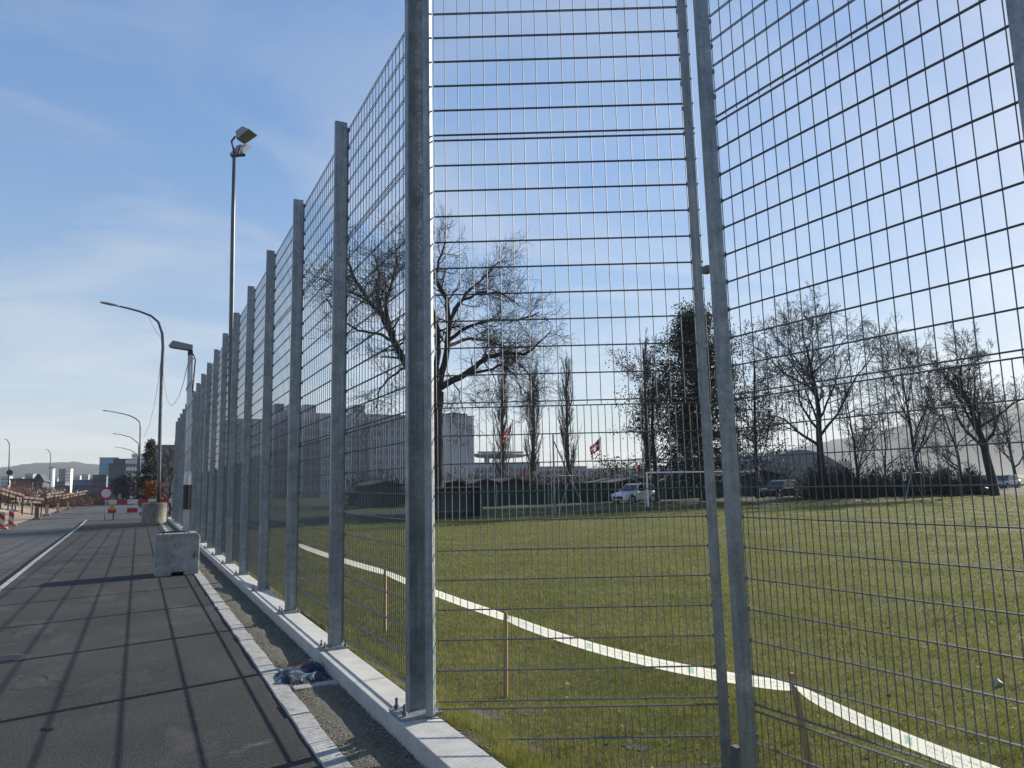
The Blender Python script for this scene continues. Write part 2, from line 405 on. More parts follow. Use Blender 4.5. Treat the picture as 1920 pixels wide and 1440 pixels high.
SILVERP = mat('pale grey pole paint', [(0.45,0.46,0.47),(0.55,0.56,0.57)], 3, 0.4, 0.2)

# ================================================================== SETTING
Z_PAVE, Z_ROAD, Z_FIELD = -0.12, -0.22, -0.38
def interp(pts, y):
    return float(np.interp(y, [p[0] for p in pts], [p[1] for p in pts]))
KERB = [(-6, -1.93), (0, -1.96), (15.6, -2.07), (22.6, -2.2), (42, -2.5), (52, -2.72)]
LEFT = [(-6, -4.3), (10, -4.85), (43.8, -6.03), (66, -6.8), (150, -8.4), (420, -13.5)]

def sheet(name, xs_fn, ys, z, m, nx=2):
    vv, ff = [], []
    for y in ys:
        x0, x1 = xs_fn(y)
        for i in range(nx): vv.append((x0 + (x1 - x0) * i / (nx - 1), y, z))
    for j in range(len(ys) - 1):
        for i in range(nx - 1):
            a = j * nx + i; ff.append((a, a + 1, a + nx + 1, a + nx))
    b = MB(); b.add(vv, ff); return b.build(name, m)

g = MB(); g.add([(-2300,-350,-0.75),(2300,-350,-0.75),(2300,1900,-0.75),(-2300,1900,-0.75)], [(0,1,2,3)])
struct(g.build('ground', GROUND))
struct(sheet('pavement', lambda y: (interp(KERB, y), 1.06), [-6, 0, 8, 15.6, 22.6, 32, 42, 52], Z_PAVE, ASPH))
struct(sheet('road', lambda y: (interp(LEFT, y), (interp(KERB, y) if y <= 52 else 1.3)), [-6, 0, 10, 22, 43.8, 52, 52.01, 66, 150, 420], Z_ROAD, ROADM))
gb = MB(); gv, gf = [], []
for j, y in enumerate(np.linspace(-6, 52.2, 160)):
    for x, z in ((1.20, -.118), (1.27, -.110), (1.38, -.100), (1.47, -.112), (1.60, -.124)): gv.append((x, y, z + .006*math.sin(y*5.1+x*9)+.004*math.sin(y*11.3)))
for j in range(159):
    for i in range(4): gf.append((j*5+i, j*5+i+1, j*5+6+i, j*5+5+i))
gb.add(gv, gf); struct(gb.build('gravel_strip', SOIL, smooth=True))

# kerb stones between pavement and road
kerb = struct(bpy.data.objects.new('kerb', None)); C.objects.link(kerb)
kb = MB(); kb.prism([(-0.10,-0.2),(0.0,-0.2),(0.0,0.004),(-0.09,0.004),(-0.10,-0.008)], 1, 0.0, 0.988)
kme = kb.mesh('kerb_stone', SLAB)
y = 9.0
while y < 52:
    o = bpy.data.objects.new('kerb_stone', kme); C.objects.link(o); o.parent = kerb
    o.location = (interp(KERB, y) + random.uniform(-0.004, 0.004), y, Z_PAVE + random.uniform(-0.003, 0.002))
    o.rotation_euler = (0, 0, -math.atan2(interp(KERB, y + 1) - interp(KERB, y), 1.0))
    y += 1.0
# concrete edging slabs along the gravel strip
edge = struct(bpy.data.objects.new('edging_strip', None)); C.objects.link(edge)
eb = MB(); eb.prism([(0,-0.15),(0.15,-0.15),(0.15,0.010),(0.144,0.016),(0.006,0.016),(0,0.010)], 1, 0.0, 0.325)
eme = eb.mesh('edging_slab', SLAB)
y = 2.0
while y < 44:
    o = bpy.data.objects.new('edging_slab', eme); C.objects.link(o); o.parent = edge
    o.location = (1.057 + random.uniform(-0.004, 0.004), y, Z_PAVE + random.uniform(-0.005, 0.004))
    o.rotation_euler = (random.uniform(-.006, .006), random.uniform(-.01, .01), random.uniform(-.008, .008))
    y += 0.332
# small pad of slabs crossing the strip under the rags
pad = struct(bpy.data.objects.new('cross_slab', None)); C.objects.link(pad)
for i, (x0, x1, y0, y1) in enumerate(((1.215, 1.36, 6.30, 6.42), (1.365, 1.585, 6.31, 6.43), (1.215, 1.40, 6.98, 7.10))):
    b = MB(); b.box(x0, x1, y0, y1, -0.3, Z_PAVE + 0.022); o = b.build('pad_slab', SLAB, bevel=0.006); o.parent = pad

# gravel: loose stones
def stones(n, xr, yfun, zr, size):
    base = np.array([(1,0,0),(-1,0,0),(0,1,0),(0,-1,0),(0,0,1),(0,0,-1)], float)
    tri = np.array([(0,2,4),(2,1,4),(1,3,4),(3,0,4),(2,0,5),(1,2,5),(3,1,5),(0,3,5)])
    V = np.zeros((n, 6, 3)); 
    s = rng.uniform(size[0], size[1], (n, 1, 1)) * rng.uniform(0.6, 1.2, (n, 6, 1))
    V = base[None] * s * np.array([1, 1, 0.6])
    a = rng.uniform(0, 6.28, n); ca, sa = np.cos(a), np.sin(a)
    x = V[..., 0] * ca[:, None] - V[..., 1] * sa[:, None]; yv = V[..., 0] * sa[:, None] + V[..., 1] * ca[:, None]
    V[..., 0] = x + rng.uniform(xr[0], xr[1], (n, 1)); V[..., 1] = yv + yfun(n)[:, None]; V[..., 2] += rng.uniform(zr[0], zr[1], (n, 1))
    T = tri[None] + (np.arange(n) * 6)[:, None, None]
    return V.reshape(-1, 3), T.reshape(-1, 3)
STONE = mat('pebble', [(0.08,0.07,0.056),(0.20,0.18,0.15),(0.34,0.32,0.28)], 35, 0.85, world=True, ramp=(0.25,0.75))
v, t = stones(15000, (1.205, 1.595), lambda n: 2.2 + 24 * rng.random(n) ** 1.6, (Z_PAVE - 0.003, Z_PAVE + 0.016), (0.004, 0.012))
stuff(raw_mesh('gravel', v, t, STONE))['label'] = 'loose brown gravel in the strip beside the concrete plinth'
v, t = stones(260, (-1.9, 1.05), lambda n: 3.5 + 14 * rng.random(n), (Z_PAVE, Z_PAVE + 0.003), (0.003, 0.008))
stuff(raw_mesh('grit', v, t, STONE))['label'] = 'scattered grit and crumbs lying on the asphalt footway'

# construction ground on the left with low mounds
xs = -np.concatenate([np.linspace(0, 30, 46), np.linspace(32, 160, 30)]); ys = np.concatenate([np.linspace(4, 90, 70), np.linspace(95, 420, 30)])
vv, ff = [], []
def mound(x, y):
    z = 0.0
    for cx, cy, rx, ry, h in ((-15.5, 62, 4.5, 8, 1.25), (-22, 72, 7, 9, 1.7), (-12.5, 74, 3.0, 7, 0.75), (-30, 66, 8, 14, 1.9), (-16, 92, 5, 12, 1.2), (-40, 90, 16, 22, 2.2), (-60, 110, 26, 30, 2.0)):
        z += h * math.exp(-((x-cx)/rx)**2 - ((y-cy)/ry)**2)
    return z
for yy in ys:
    for k, x in enumerate(xs):
        X = interp(LEFT, yy) + x
        n_ = 0.05 * math.sin(X*1.7+yy*0.6) + 0.04*math.sin(yy*1.3-X*0.8)
        vv.append((X, yy, Z_ROAD + 0.02 + (mound(X, yy) + n_) * min(1, -x / 2.0)))
nx = len(xs)
for j in range(len(ys) - 1):
    for i in range(nx - 1):
        a = j*nx + i; ff.append((a, a + nx, a + nx + 1, a + 1))
b = MB(); b.add(vv, ff); struct(b.build('construction_ground', DIRT, smooth=True, recalc=True))

# playing field, verge
def fz(x, y):
    s = min(1.0, max(0.0, (x - 1.86) / 0.85)); s = s * s * (3 - 2 * s)
    return -0.05 + (Z_FIELD + 0.05) * s + 0.018 * math.sin(x * 2.3 + y) * math.sin(y * 1.9) * s
xs = np.concatenate([np.linspace(1.862, 3.2, 14), np.linspace(3.4, 14, 40), np.geomspace(14.6, 110, 24)])
ys = np.concatenate([np.linspace(-8, 16, 70), np.linspace(16.6, 37.0, 26)])
vv = [(x, y, fz(x, y)) for y in ys for x in xs]; nx = len(xs)
ff = [(j*nx+i, j*nx+i+1, (j+1)*nx+i+1, (j+1)*nx+i) for j in range(len(ys)-1) for i in range(nx-1)]
b = MB(); b.add(vv, ff); struct(b.build('playing_field', LAWN, smooth=True))
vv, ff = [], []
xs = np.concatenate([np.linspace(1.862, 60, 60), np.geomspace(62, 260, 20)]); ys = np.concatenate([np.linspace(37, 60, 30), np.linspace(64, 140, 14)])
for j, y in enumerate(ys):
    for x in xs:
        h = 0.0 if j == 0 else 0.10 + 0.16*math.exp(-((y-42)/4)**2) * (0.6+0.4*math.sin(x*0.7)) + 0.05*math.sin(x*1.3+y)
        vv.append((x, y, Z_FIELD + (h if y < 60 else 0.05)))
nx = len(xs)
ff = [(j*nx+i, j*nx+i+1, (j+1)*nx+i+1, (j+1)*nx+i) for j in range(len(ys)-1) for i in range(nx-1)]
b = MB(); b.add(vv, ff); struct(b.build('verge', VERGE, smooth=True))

# grass blades
def blades(n, r0, r1):
    """density falls with the square of the distance while the blades get broader"""
    r = np.exp(rng.uniform(math.log(r0), math.log(r1), n)); az = YAW + rng.uniform(-.70, .70, n)
    x, y = r*np.sin(az), r*np.cos(az)
    k = (x > 1.93) & (y < 36.9) & (x < 90); x, y, r = x[k], y[k], r[k]
    k = ~bare(x, y); x, y, r = x[k], y[k], r[k]
    n = len(x)
    s = np.clip((x - 1.86) / 0.85, 0, 1); s = s*s*(3-2*s)
    z = -0.05 + (Z_FIELD + 0.05) * s + 0.018*np.sin(x*2.3+y)*np.sin(y*1.9)*s
    pn = 0.5 + 0.5*np.sin(x*1.9+1.3*np.sin(y*1.1))*np.sin(y*1.6+0.7*np.sin(x*2.2))
    hh = rng.uniform(.020, .056, n) * (0.75 + 0.6*pn) * (1 + np.exp(-((x-2.0)/.5)**2)*.8)
    a = rng.uniform(0, 6.28, n); lean = rng.uniform(0.1, 1.0, n) * hh; la = rng.uniform(0, 6.28, n)
    ww = rng.uniform(.0016, .003, n) * (r / 6.0)
    V = np.zeros((n, 3, 3))
    V[:,0,0] = x - np.cos(a)*ww; V[:,0,1] = y - np.sin(a)*ww; V[:,0,2] = z - 0.005
    V[:,1,0] = x + np.cos(a)*ww; V[:,1,1] = y + np.sin(a)*ww; V[:,1,2] = z - 0.005
    V[:,2,0] = x + np.cos(la)*lean; V[:,2,1] = y + np.sin(la)*lean; V[:,2,2] = z + hh
    return V.reshape(-1, 3)
def in_view(x, y):
    az = np.arctan2(x, y) - YAW
    return (np.abs(az) < 0.68)
BARE = [(atZ(px, py, Z_FIELD)[:2], r) for px, py, r in ((905,1345,.17),(985,1335,.13),(880,1395,.15),(950,1425,.20),(1195,1400,.08),(1010,1405,.08))]
BARE += [(np.array([1.98, y_]), .16) for y_ in (4.4, 5.2, 5.9, 6.5, 7.4, 8.1, 9.6, 11.0)]
def bare_f(x, y):
    wob = 0.16*np.sin(x*9+y*5) + 0.12*np.sin(y*14-x*6)
    return sum(np.exp(-(((x-c[0])/r)**2 + ((y-c[1])/(r*1.2))**2)) for c, r in BARE) + wob
def bare(x, y):
    return bare_f(x, y) + 1.1*(rng.random(len(x))-.5) > 0.62
V = blades(760000, 3.2, 75)
BLADE = mat('grass blade', [(0.11,0.122,0.027),(0.24,0.238,0.058),(0.40,0.365,0.125)], 7, 0.75, ramp=(0.25,0.75), world=True, cols2=[(0.66,0.72,0.50),(1.0,1.0,0.95)], scale2=0.55, fac2=0.8, trans=0.3, spec=0.2)
stuff(raw_mesh('grass', V, np.arange(len(V)).reshape(-1, 3), BLADE))['label'] = 'short mown grass of the playing field behind the mesh fence'
# soil showing through in the worn patches
WORN = mat('worn soil', [(0.018,0.014,0.008),(0.040,0.034,0.016),(0.062,0.058,0.026)], 20, 0.95, 0, 0.5, 50)
vv, ff = [], []
gx = np.linspace(1.87, 4.4, 110); gy = np.linspace(2.6, 11.5, 300)
GX, GY = np.meshgrid(gx, gy); bf = bare_f(GX, GY)
for j, y in enumerate(gy):
    for i, x in enumerate(gx): vv.append((x, y, fz(x, y) + 0.004))
nx = len(gx)
ff = [(j*nx+i, j*nx+i+1, (j+1)*nx+i+1, (j+1)*nx+i) for j in range(len(gy)-1) for i in range(nx-1) if bf[j, i] > 0.42]
b = MB(); b.add(vv, ff); struct(b.build('worn_soil', WORN, smooth=True))
# fallen leaves on the lawn
nl = 900; r = np.exp(rng.uniform(math.log(3.6), math.log(26), nl)); az = YAW + rng.uniform(-.55, .65, nl); x, y = r*np.sin(az), r*np.cos(az); k = x > 2.0; x, y, r = x[k], y[k], r[k]; nl = len(x)
zz = np.array([fz(a_, b_) for a_, b_ in zip(x, y)]) + .022 + .02*rng.random(nl); a = rng.uniform(0, 6.28, nl); s = rng.uniform(.012, .032, nl)
ca, sa = np.cos(a)*s, np.sin(a)*s; tl = rng.uniform(-.4, .6, nl)*s
V = np.stack([np.c_[x-ca, y-sa, zz], np.c_[x+sa*.6, y-ca*.6, zz+tl], np.c_[x+ca, y+sa, zz], np.c_[x-sa*.6, y+ca*.6, zz-tl*.3]], axis=1).reshape(-1, 3)
stuff(raw_mesh('fallen_leaves', V, np.arange(nl*4).reshape(-1, 4), mat('fallen leaf', [(0.07,0.035,0.015),(0.20,0.11,0.045)], 9, .8, world=True)))['label'] = 'scattered brown fallen leaves on the playing field'
# weeds on the gravel edge
nW = 5200
x = 1.42 + 0.035*rng.standard_normal(nW) - 0.14*(rng.random(nW) < 0.3); y = 3.0 + 22*rng.random(nW)**1.4
k = (np.sin(y*3.3)+np.sin(y*7.9+1)) > 0.0; x, y = x[k], y[k]; n = len(x)
hh = rng.uniform(0.012, 0.04, n); a = rng.uniform(0, 6.28, n)
V = np.zeros((n,3,3)); V[:,0] = np.c_[x-np.cos(a)*.003, y-np.sin(a)*.003, np.full(n, Z_PAVE)]; V[:,1] = np.c_[x+np.cos(a)*.003, y+np.sin(a)*.003, np.full(n, Z_PAVE)]
V[:,2] = np.c_[x+rng.uniform(-.02,.02,n), y+rng.uniform(-.02,.02,n), Z_PAVE+.01+hh]
WEED = mat('dry weed', [(0.10,0.10,0.03),(0.22,0.19,0.08)], 20, 0.85, world=True, trans=0.2)
stuff(raw_mesh('weeds', V.reshape(-1,3), np.arange(n*3).reshape(-1,3), WEED))['label'] = 'sparse dry weeds sprouting along the gravel strip'

# ================================================================== PLINTH AND FENCE
FX0, FX1, MATX, FY0, STEP, NPOST, FTOP = 1.697, 1.820, 1.842, 4.852, 2.321, 18, 5.426
pl = thing('concrete_plinth', 'long low light grey precast concrete plinth under the mesh fence', 'plinth', (1.725, 4.7, -0.12))
joints = [-4.0, 0.6, 4.70] + [5.88 + 4.642*i for i in range(0, 10)]
for a, c in zip(joints[:-1], joints[1:]):
    if c - a < 0.3: continue
    b = MB(); b.box(1.588, 1.860, a + 0.004, c - 0.004, -0.42, 0.0)
    b.build('plinth_element', CONC, pl, bevel=0.006)

fence = thing('mesh_fence', 'tall galvanised wire mesh fence receding along the footway', 'fence', (1.76, FY0, 0.0))
# one post with base plate and bolts, local origin at its near lower left corner
pm = MB(); pm.box(0, FX1-FX0, 0, 0.055, 0.02, FTOP); post_me = pm.mesh('post', GALV)
cm = MB(); cm.box(-0.002, FX1-FX0+0.002, -0.002, 0.057, FTOP, FTOP+0.004); cap_me = cm.mesh('post_cap', GALV2)
bm_ = MB(); bm_.box(-0.075, 0.175, -0.075, 0.13, 0.001, 0.022); plate_me = bm_.mesh('base_plate', GALV)
an = MB(); an.cyl((0,0), 0.008, 0.02, 0.075, 8); an.cyl((0,0), 0.015, 0.023, 0.039, 6); bolt_me = an.mesh('anchor_bolt', BOLT)
# clamp strip with a clip at every rod row
rows = [0.083+0.2*i for i in range(11)] + [2.118+0.2*i for i in range(11)] + [4.165+0.2*i for i in range(7)]
cs = MB(); cs.box(0.127, 0.135, 0.008, 0.048, 0.06, 5.39)
strip_me = cs.mesh('clamp_strip', GALV2)
cl = MB()
for z in rows[::1]: cl.box(0.1352, 0.160, 0.014, 0.040, z-0.016, z+0.016)
clip_me = cl.mesh('clip_row', GALV2)
def mk(name, me, parent, loc, root=False):
    o = bpy.data.objects.new(name, me); C.objects.link(o); o.parent = parent; o.location = loc; return o
def fence_post(parent, x, y, z=0.0, bolts=True, base=True):
    p = mk('post', post_me, parent, (x - parent.location.x, y - parent.location.y, z - parent.location.z))
    mk('post_cap', cap_me, p, (0, 0, 0))
    if base:
        mk('base_plate', plate_me, p, (0, 0, 0))
        for bx, by in ((-0.05, -0.045), (0.15, -0.045), (-0.05, 0.10), (0.15, 0.10)) if bolts else (): mk('anchor_bolt', bolt_me, p, (bx, by, 0))
    return p
def mat_panel_mesh(name, width, z0, nrow, pitch, lo=0.0, hi=0.0, sides=6, rh=0.004, rv=0.003):
    """double rod panel: local Y along the width, X across, rows of paired rods"""
    b = MB()
    for i in range(nrow):
        z = z0 + 0.2 * i
        for s in (-1, 1):
            b.tube([(s*(rh+rv)*0.98, 0, z), (s*(rh+rv)*0.98, width, z)], rh, sides, caps=True)
    n = int(round(width / pitch)); off = (width - n*pitch) / 2
    for j in range(n + 1):
        yy = min(max(off + j*pitch, 0.004), width - 0.004)
        b.tube([(0, yy, z0 - lo), (0, yy, z0 + 0.2*(nrow-1) + hi)], rv, 5)
    return b.mesh(name, WIRE)
W_ = STEP - 0.006
P1 = mat_panel_mesh('mesh_panel', W_, 0.083, 11, 0.05, 0.004, 0.004)
P2 = mat_panel_mesh('mesh_panel', W_, 2.118, 11, 0.1, 0.028, 0.004, rv=.0034)
P3 = mat_panel_mesh('mesh_panel', W_, 4.165, 7, 0.1, 0.028, 0.004, rv=.0034)
for k in range(NPOST):
    y = FY0 + STEP*k
    if k == 0: continue
    p = fence_post(fence, FX0, y)
    mk('clamp_strip', strip_me, p, (0, 0, 0)); stuff(mk('clip_row', clip_me, p, (0, 0, 0)))
for k in range(NPOST - 1):
    for me in (P1, P2, P3):
        mk('mesh_panel', me, fence, (MATX - fence.location.x, FY0 + 0.03 + STEP*k + 0.003 - fence.location.y, 0))
# corner post: flat section plus a square tube in front of its right end
b = MB(); b.box(FX0+0.006, 1.820, FY0+0.012, FY0+0.066, 0.022, FTOP+0.25)
cp = b.build('corner_post', GALV2, fence)
b = MB(); b.box(FX0-0.004, FX0+0.006, FY0, FY0+0.067, 0.022, FTOP+0.25); o = b.build('post_edge', GALV, fence)
K = atZ(812.5, 1343.5, 0.022)[:2]; a1_, a2_ = np.array([.819,-.574]), np.array([-.574,-.819])
b = MB(); b.prism([tuple(K), tuple(K - a2_*.075), tuple(K - a2_*.075 - a1_*.052), tuple(K - a1_*.052)], 2, 0.023, FTOP+0.25)
o = b.build('corner_tube', GALV, fence, recalc=True)
b = MB(); b.box(1.602, 1.895, FY0-0.11, FY0+0.15, 0.001, 0.022); o = b.build('base_plate', GALV, fence, bevel=0.002)
for bx, by in ((1.64, FY0+0.10), (1.64, FY0-0.07), (1.87, FY0+0.11)):
    bo = mk('anchor_bolt', bolt_me, fence, (bx - fence.location.x, by - fence.location.y, 0))
    bo.scale = (1.25, 1.25, 1.3)

# angled section between corner post and gate post
G0, G1 = np.array([1.866, 4.752]), np.array([3.60, 3.816])
gdir = (G1 - G0) / np.linalg.norm(G1 - G0); glen = float(np.linalg.norm(G1 - G0)); gang = math.atan2(-gdir[0], gdir[1])
ang = thing('angled_fence_bay', 'angled wire mesh bay between the corner post and the slim tube frame', 'fence', (G0[0], G0[1], Z_FIELD))
Q0 = mat_panel_mesh('mesh_panel', glen, -0.36, 3, 0.05, 0.02, 0.004)
Q1 = mat_panel_mesh('mesh_panel', glen, 0.087, 11, 0.05, 0.004, 0.004)
Q2 = mat_panel_mesh('mesh_panel', glen, 2.122, 11, 0.1, 0.028, 0.004, rv=.0034)
Q3 = mat_panel_mesh('mesh_panel', glen, 4.165, 9, 0.1, 0.028, 0.004, rv=.0034)
for me in (Q0, Q1, Q2, Q3):
    o = mk('mesh_panel', me, ang, (0, 0, -Z_FIELD)); o.rotation_euler = (0, 0, gang)
# slim square tube standing just in front of the mesh, joined to the gate post by plates
tp = atZ(1360.5, 1400, -0.28)
gp_x, gp_y = 3.500, 3.598
tube_c = np.array([tp[0], tp[1]])
nrm = np.array([-gdir[1], gdir[0]]); nrm = nrm if nrm @ (-G0) > 0 else -nrm
# slide along the view ray until the tube clears the mesh by 5 cm
for s in np.linspace(0.8, 1.2, 400):
    q = tube_c * s
    if (q - G0) @ nrm < 0.056: break
tube_c = q
b = MB(); b.box(tube_c[0]-0.0235, tube_c[0]+0.0235, tube_c[1]-0.0235, tube_c[1]+0.0235, Z_FIELD-0.1, FTOP+0.4)
b.build('frame_tube', GALV, ang)
cb = MB()
for i in range(27):
    z = 0.087 + 0.2*i + (0.035 if i > 10 else 0)
    a = tube_c + nrm*(-0.03); cb.box(a[0]-0.02, a[0]+0.012, a[1]-0.005, a[1]+0.03, z-0.014, z+0.014)
stuff(cb.build('clip_row', GALV2, ang))
for z, h in ((3.02, 0.05), (-0.26, 0.16)):
    b = MB(); b.box(tube_c[0]+0.024, gp_x-0.0005, (tube_c[1]+gp_y)/2-0.03, (tube_c[1]+gp_y)/2+0.03, z-h/2, z+h/2); b.build('joining_plate', GALV2, ang)

# fence running back towards the viewer on the right
rf = thing('mesh_fence', 'nearest galvanised wire mesh fence section at the right edge', 'fence', (gp_x, gp_y, Z_FIELD))
for (px_, py_) in ((gp_x, gp_y), (3.565, 1.60)):
    b = MB(); b.box(px_, px_+0.100, py_, py_+0.050, Z_FIELD-0.15, FTOP+0.4); p = b.build('post', GALV, rf)
    b = MB(); b.box(px_+0.101, px_+0.108, py_+0.01, py_+0.045, Z_FIELD+0.05, FTOP+0.35); b.build('clamp_strip', GALV2, rf)
    cb = MB()
    for i in range(-2, 28):
        z = 0.087 + 0.2*i + (0.035 if i > 10 else 0)
        cb.box(px_+0.1085, px_+0.134, py_+0.012, py_+0.04, z-0.014, z+0.014)
    stuff(cb.build('clip_row', GALV2, rf))
def right_panel(A, B):
    A, B = np.array(A), np.array(B); d = B - A; L = float(np.linalg.norm(d))
    a_ = math.atan2(-d[0], d[1])
    for z0, n, pit, lo in ((-0.36, 3, 0.05, 0.02), (0.083, 11, 0.05, 0.004), (2.118, 11, 0.1, 0.028), (4.165, 9, 0.1, 0.028)):
        o = mk('mesh_panel', mat_panel_mesh('mesh_panel', L, z0, n, pit, lo, 0.004, rv=.0034 if pit > .06 else .003), rf, (A[0]-gp_x, A[1]-gp_y, -Z_FIELD)); o.rotation_euler = (0, 0, a_)
right_panel((3.628, 3.62), (3.700, 1.63)); right_panel((3.700, 1.62), (3.76, -0.5))
# ================================================================== TREES
def norm(v): return v / (np.linalg.norm(v) + 1e-9)
def perp(d, rg):
    r = rg.standard_normal(3); r -= d * (r @ d); return norm(r)
def poly_sample(pts, t):
    x = t * (len(pts) - 1); i = min(int(x), len(pts) - 2); f = x - i
    return pts[i] * (1 - f) + pts[i+1] * f, norm(pts[i+1] - pts[i])
def grow(T, p, d, L, r, lvl, P, rg):
    """T: list of MB by part (0 trunk/limbs, 1 crown)"""
    n = P['n'][lvl]; seg = L / n; pts = [p]
    for i in range(n):
        d = norm(d + rg.standard_normal(3) * P['wig'][lvl] + np.array([0, 0, P['up'][lvl]]))
        p = p + d * seg; pts.append(p)
    pts = np.array(pts); last = lvl == len(P['n']) - 1
    r1 = max(P['rmin'], r * (0.25 if last else P['taper']))
    T[0 if lvl < P['thick'] else 1].tube(pts, np.linspace(max(r, P['rmin']), r1, n + 1), P['sides'][lvl], caps=False)
    if not last: kids(T, pts, L, r, r1, lvl, P, rg)
def kids(T, pts, L, r, r1, lvl, P, rg, count=None):
    k = count or P['kids'][lvl]
    for j in range(k):
        t = P['t0'][lvl] + (1 - P['t0'][lvl]) * (j + rg.random()) / k
        q, dd = poly_sample(pts, min(t, 0.999))
        a = P['ang'][lvl] * rg.uniform(0.7, 1.3)
        nd = norm(dd * math.cos(a) + perp(dd, rg) * math.sin(a))
        rr = (r + (r1 - r) * t) * P['rr'][lvl]
        LL = L * P['ratio'][lvl] * rg.uniform(0.65, 1.25) * (1 - 0.35 * t)
        if 'len' in P: LL = P['len'][lvl] * rg.uniform(0.6, 1.3)
        grow(T, q, nd, LL, rr, lvl + 1, P, rg)
def finish_tree(name, label, T, base, bark, group='bare trees around the playing field', twig=None, cat='tree'):
    t = thing(name, label, cat, base, group)
    T[0].build('trunk', bark, t, smooth=True)
    T[1].build('crown', twig or bark, t)
    return t

# --- the big old tree in the centre: limbs follow the photograph, in real depth
TY = 44.0
rg = np.random.default_rng(21)
T = [MB(), MB()]
limbs = [
 ([(818,962),(817,860),(819,790),(822,735)], 0.52, 0.36, 0),
 ([(820,775),(792,735),(765,690),(738,640),(716,590),(692,566),(668,528),(650,488)], 0.30, 0.07, -3),
 ([(716,590),(708,545),(712,515),(702,478)], 0.16, 0.05, 2),
 ([(745,650),(722,570),(735,530),(745,490),(740,462)], 0.17, 0.05, 4),
 ([(818,740),(822,660),(816,600),(800,540),(782,500),(766,470)], 0.24, 0.06, -2),
 ([(820,740),(834,680),(842,615),(838,560),(818,528),(822,488),(836,452)], 0.26, 0.05, 1),
 ([(842,615),(852,580),(872,552),(900,528),(925,500),(948,482)], 0.15, 0.04, 3),
 ([(842,600),(868,562),(905,548),(945,552),(975,575)], 0.12, 0.04, -3),
 ([(838,640),(880,612),(925,600),(970,600),(1010,585)], 0.14, 0.04, -2),
 ([(836,650),(880,634),(920,640),(955,655),(990,650)], 0.13, 0.035, 4),
 ([(822,728),(862,708),(892,688),(915,668),(948,660),(985,664),(1006,646),(1032,622)], 0.24, 0.04, -1),
 ([(872,703),(915,694),(940,684),(962,700),(975,725),(980,742)], 0.11, 0.035, 2),
 ([(930,664),(960,672),(990,700),(1010,735),(1002,765)], 0.09, 0.03, 3),
 ([(760,690),(735,705),(712,730),(705,765)], 0.09, 0.03, -2),
 ([(738,640),(705,625),(672,620),(640,600),(612,560)], 0.11, 0.035, 2),
 ([(692,566),(660,548),(635,540),(605,520)], 0.09, 0.03, -3),
 ([(905,675),(930,715),(925,742)], 0.05, 0.02, 1),
 ([(840,700),(862,735),(868,770)], 0.05, 0.02, -1),
]
BP = dict(n=[5,5,4,3], wig=[.2,.26,.3,.3], up=[0,.05,.04,.02], rmin=0.009, taper=.35, thick=1, sides=[9,4,3,3],
          kids=[11,6,5,0], t0=[.22,.12,.1,0], ang=[.85,.75,.7,.6], rr=[.5,.5,.55,.5], ratio=[.4,.5,.5,0], len=[1.9,1.25,0.75,0])
for pts, r0, r1, dy in limbs:
    k = len(pts); W = np.array([atY(px, py, TY + dy * i / (k - 1)) for i, (px, py) in enumerate(pts)])
    fine = [W[0]]
    for i in range(k - 1):
        for f in (1/3, 2/3, 1): fine.append(W[i]*(1-f) + W[i+1]*f + rg.standard_normal(3) * (0.05 if f < 1 else 0))
    fine = np.array(fine)
    T[0].tube(fine, np.linspace(r0, r1, len(fine)), 8, caps=False)
    if r0 < 0.4:
        L = np.linalg.norm(np.diff(W, axis=0), axis=1).sum()
        kids(T, fine, L, r0*0.7, r1, 0, BP, rg, count=int(7 + L * 1.5))
finish_tree('bare_tree', 'huge bare spreading tree rising behind the corner post', T, atY(818, 962, TY), BARK)

# --- generic bare trees
def bare_tree(px, Y, ztop, label, seed, zbase=Z_FIELD, bark=BARK, spread=0.9, trunk=0.28, kidn=(9, 7, 6, 4), r0=0.3, lean=(0, 0), wig=1.0, up=1.0, rmin=0.012, group='bare trees around the playing field', name='bare_tree'):
    rg = np.random.default_rng(seed); T = [MB(), MB()]
    b = atY(px, 900, Y); base = np.array([b[0], Y, zbase - 0.1]); H = ztop - zbase
    P = dict(n=[7,7,5,4,3], wig=[.05*wig,.15*wig,.2*wig,.24,.26], up=[.05,.09*up,.07*up,.04*up,.02], rmin=rmin, taper=.22, thick=2,
             sides=[9,6,4,3,3], kids=list(kidn)+[0], t0=[trunk,.22,.15,.12,0], ang=[spread*.75,spread*.7,.75,.7,.6], rr=[.55,.5,.5,.5,.5],
             ratio=[.62,.55,.5,.48,0])
    grow(T, base, norm(np.array([lean[0], lean[1], 1.0])), H * 0.74, r0, 0, P, rg)
    return finish_tree(name, label, T, base, bark, group)
bare_tree(1541, 41, 17.3, 'tall bare tree with thick straight trunk right of the gate post', 5, r0=0.36, trunk=.34, spread=1.15, kidn=(17,10,7,5), wig=1.3)
bare_tree(1612, 44, 11.6, 'smaller bare tree with thin upright limbs right of the tall trunk', 9, r0=0.18, trunk=.2, spread=.8, kidn=(11,8,6,4))
bare_tree(1725, 42, 16.2, 'slender pale bare tree with a pointed top behind the lattice mast', 12, r0=0.2, trunk=.25, spread=.9, kidn=(18,9,7,4), up=1.3)
bare_tree(1800, 45, 12.0, 'low multi stemmed bare tree behind the dark hedge', 14, r0=0.2, trunk=.12, spread=1.1, kidn=(12,8,6,4))
bare_tree(1862, 35.5, 14.4, 'thick dark bare tree leaning left near the right edge', 31, r0=0.42, trunk=.36, spread=1.25, kidn=(16,10,7,5), lean=(-0.03, 0.02), wig=1.2)
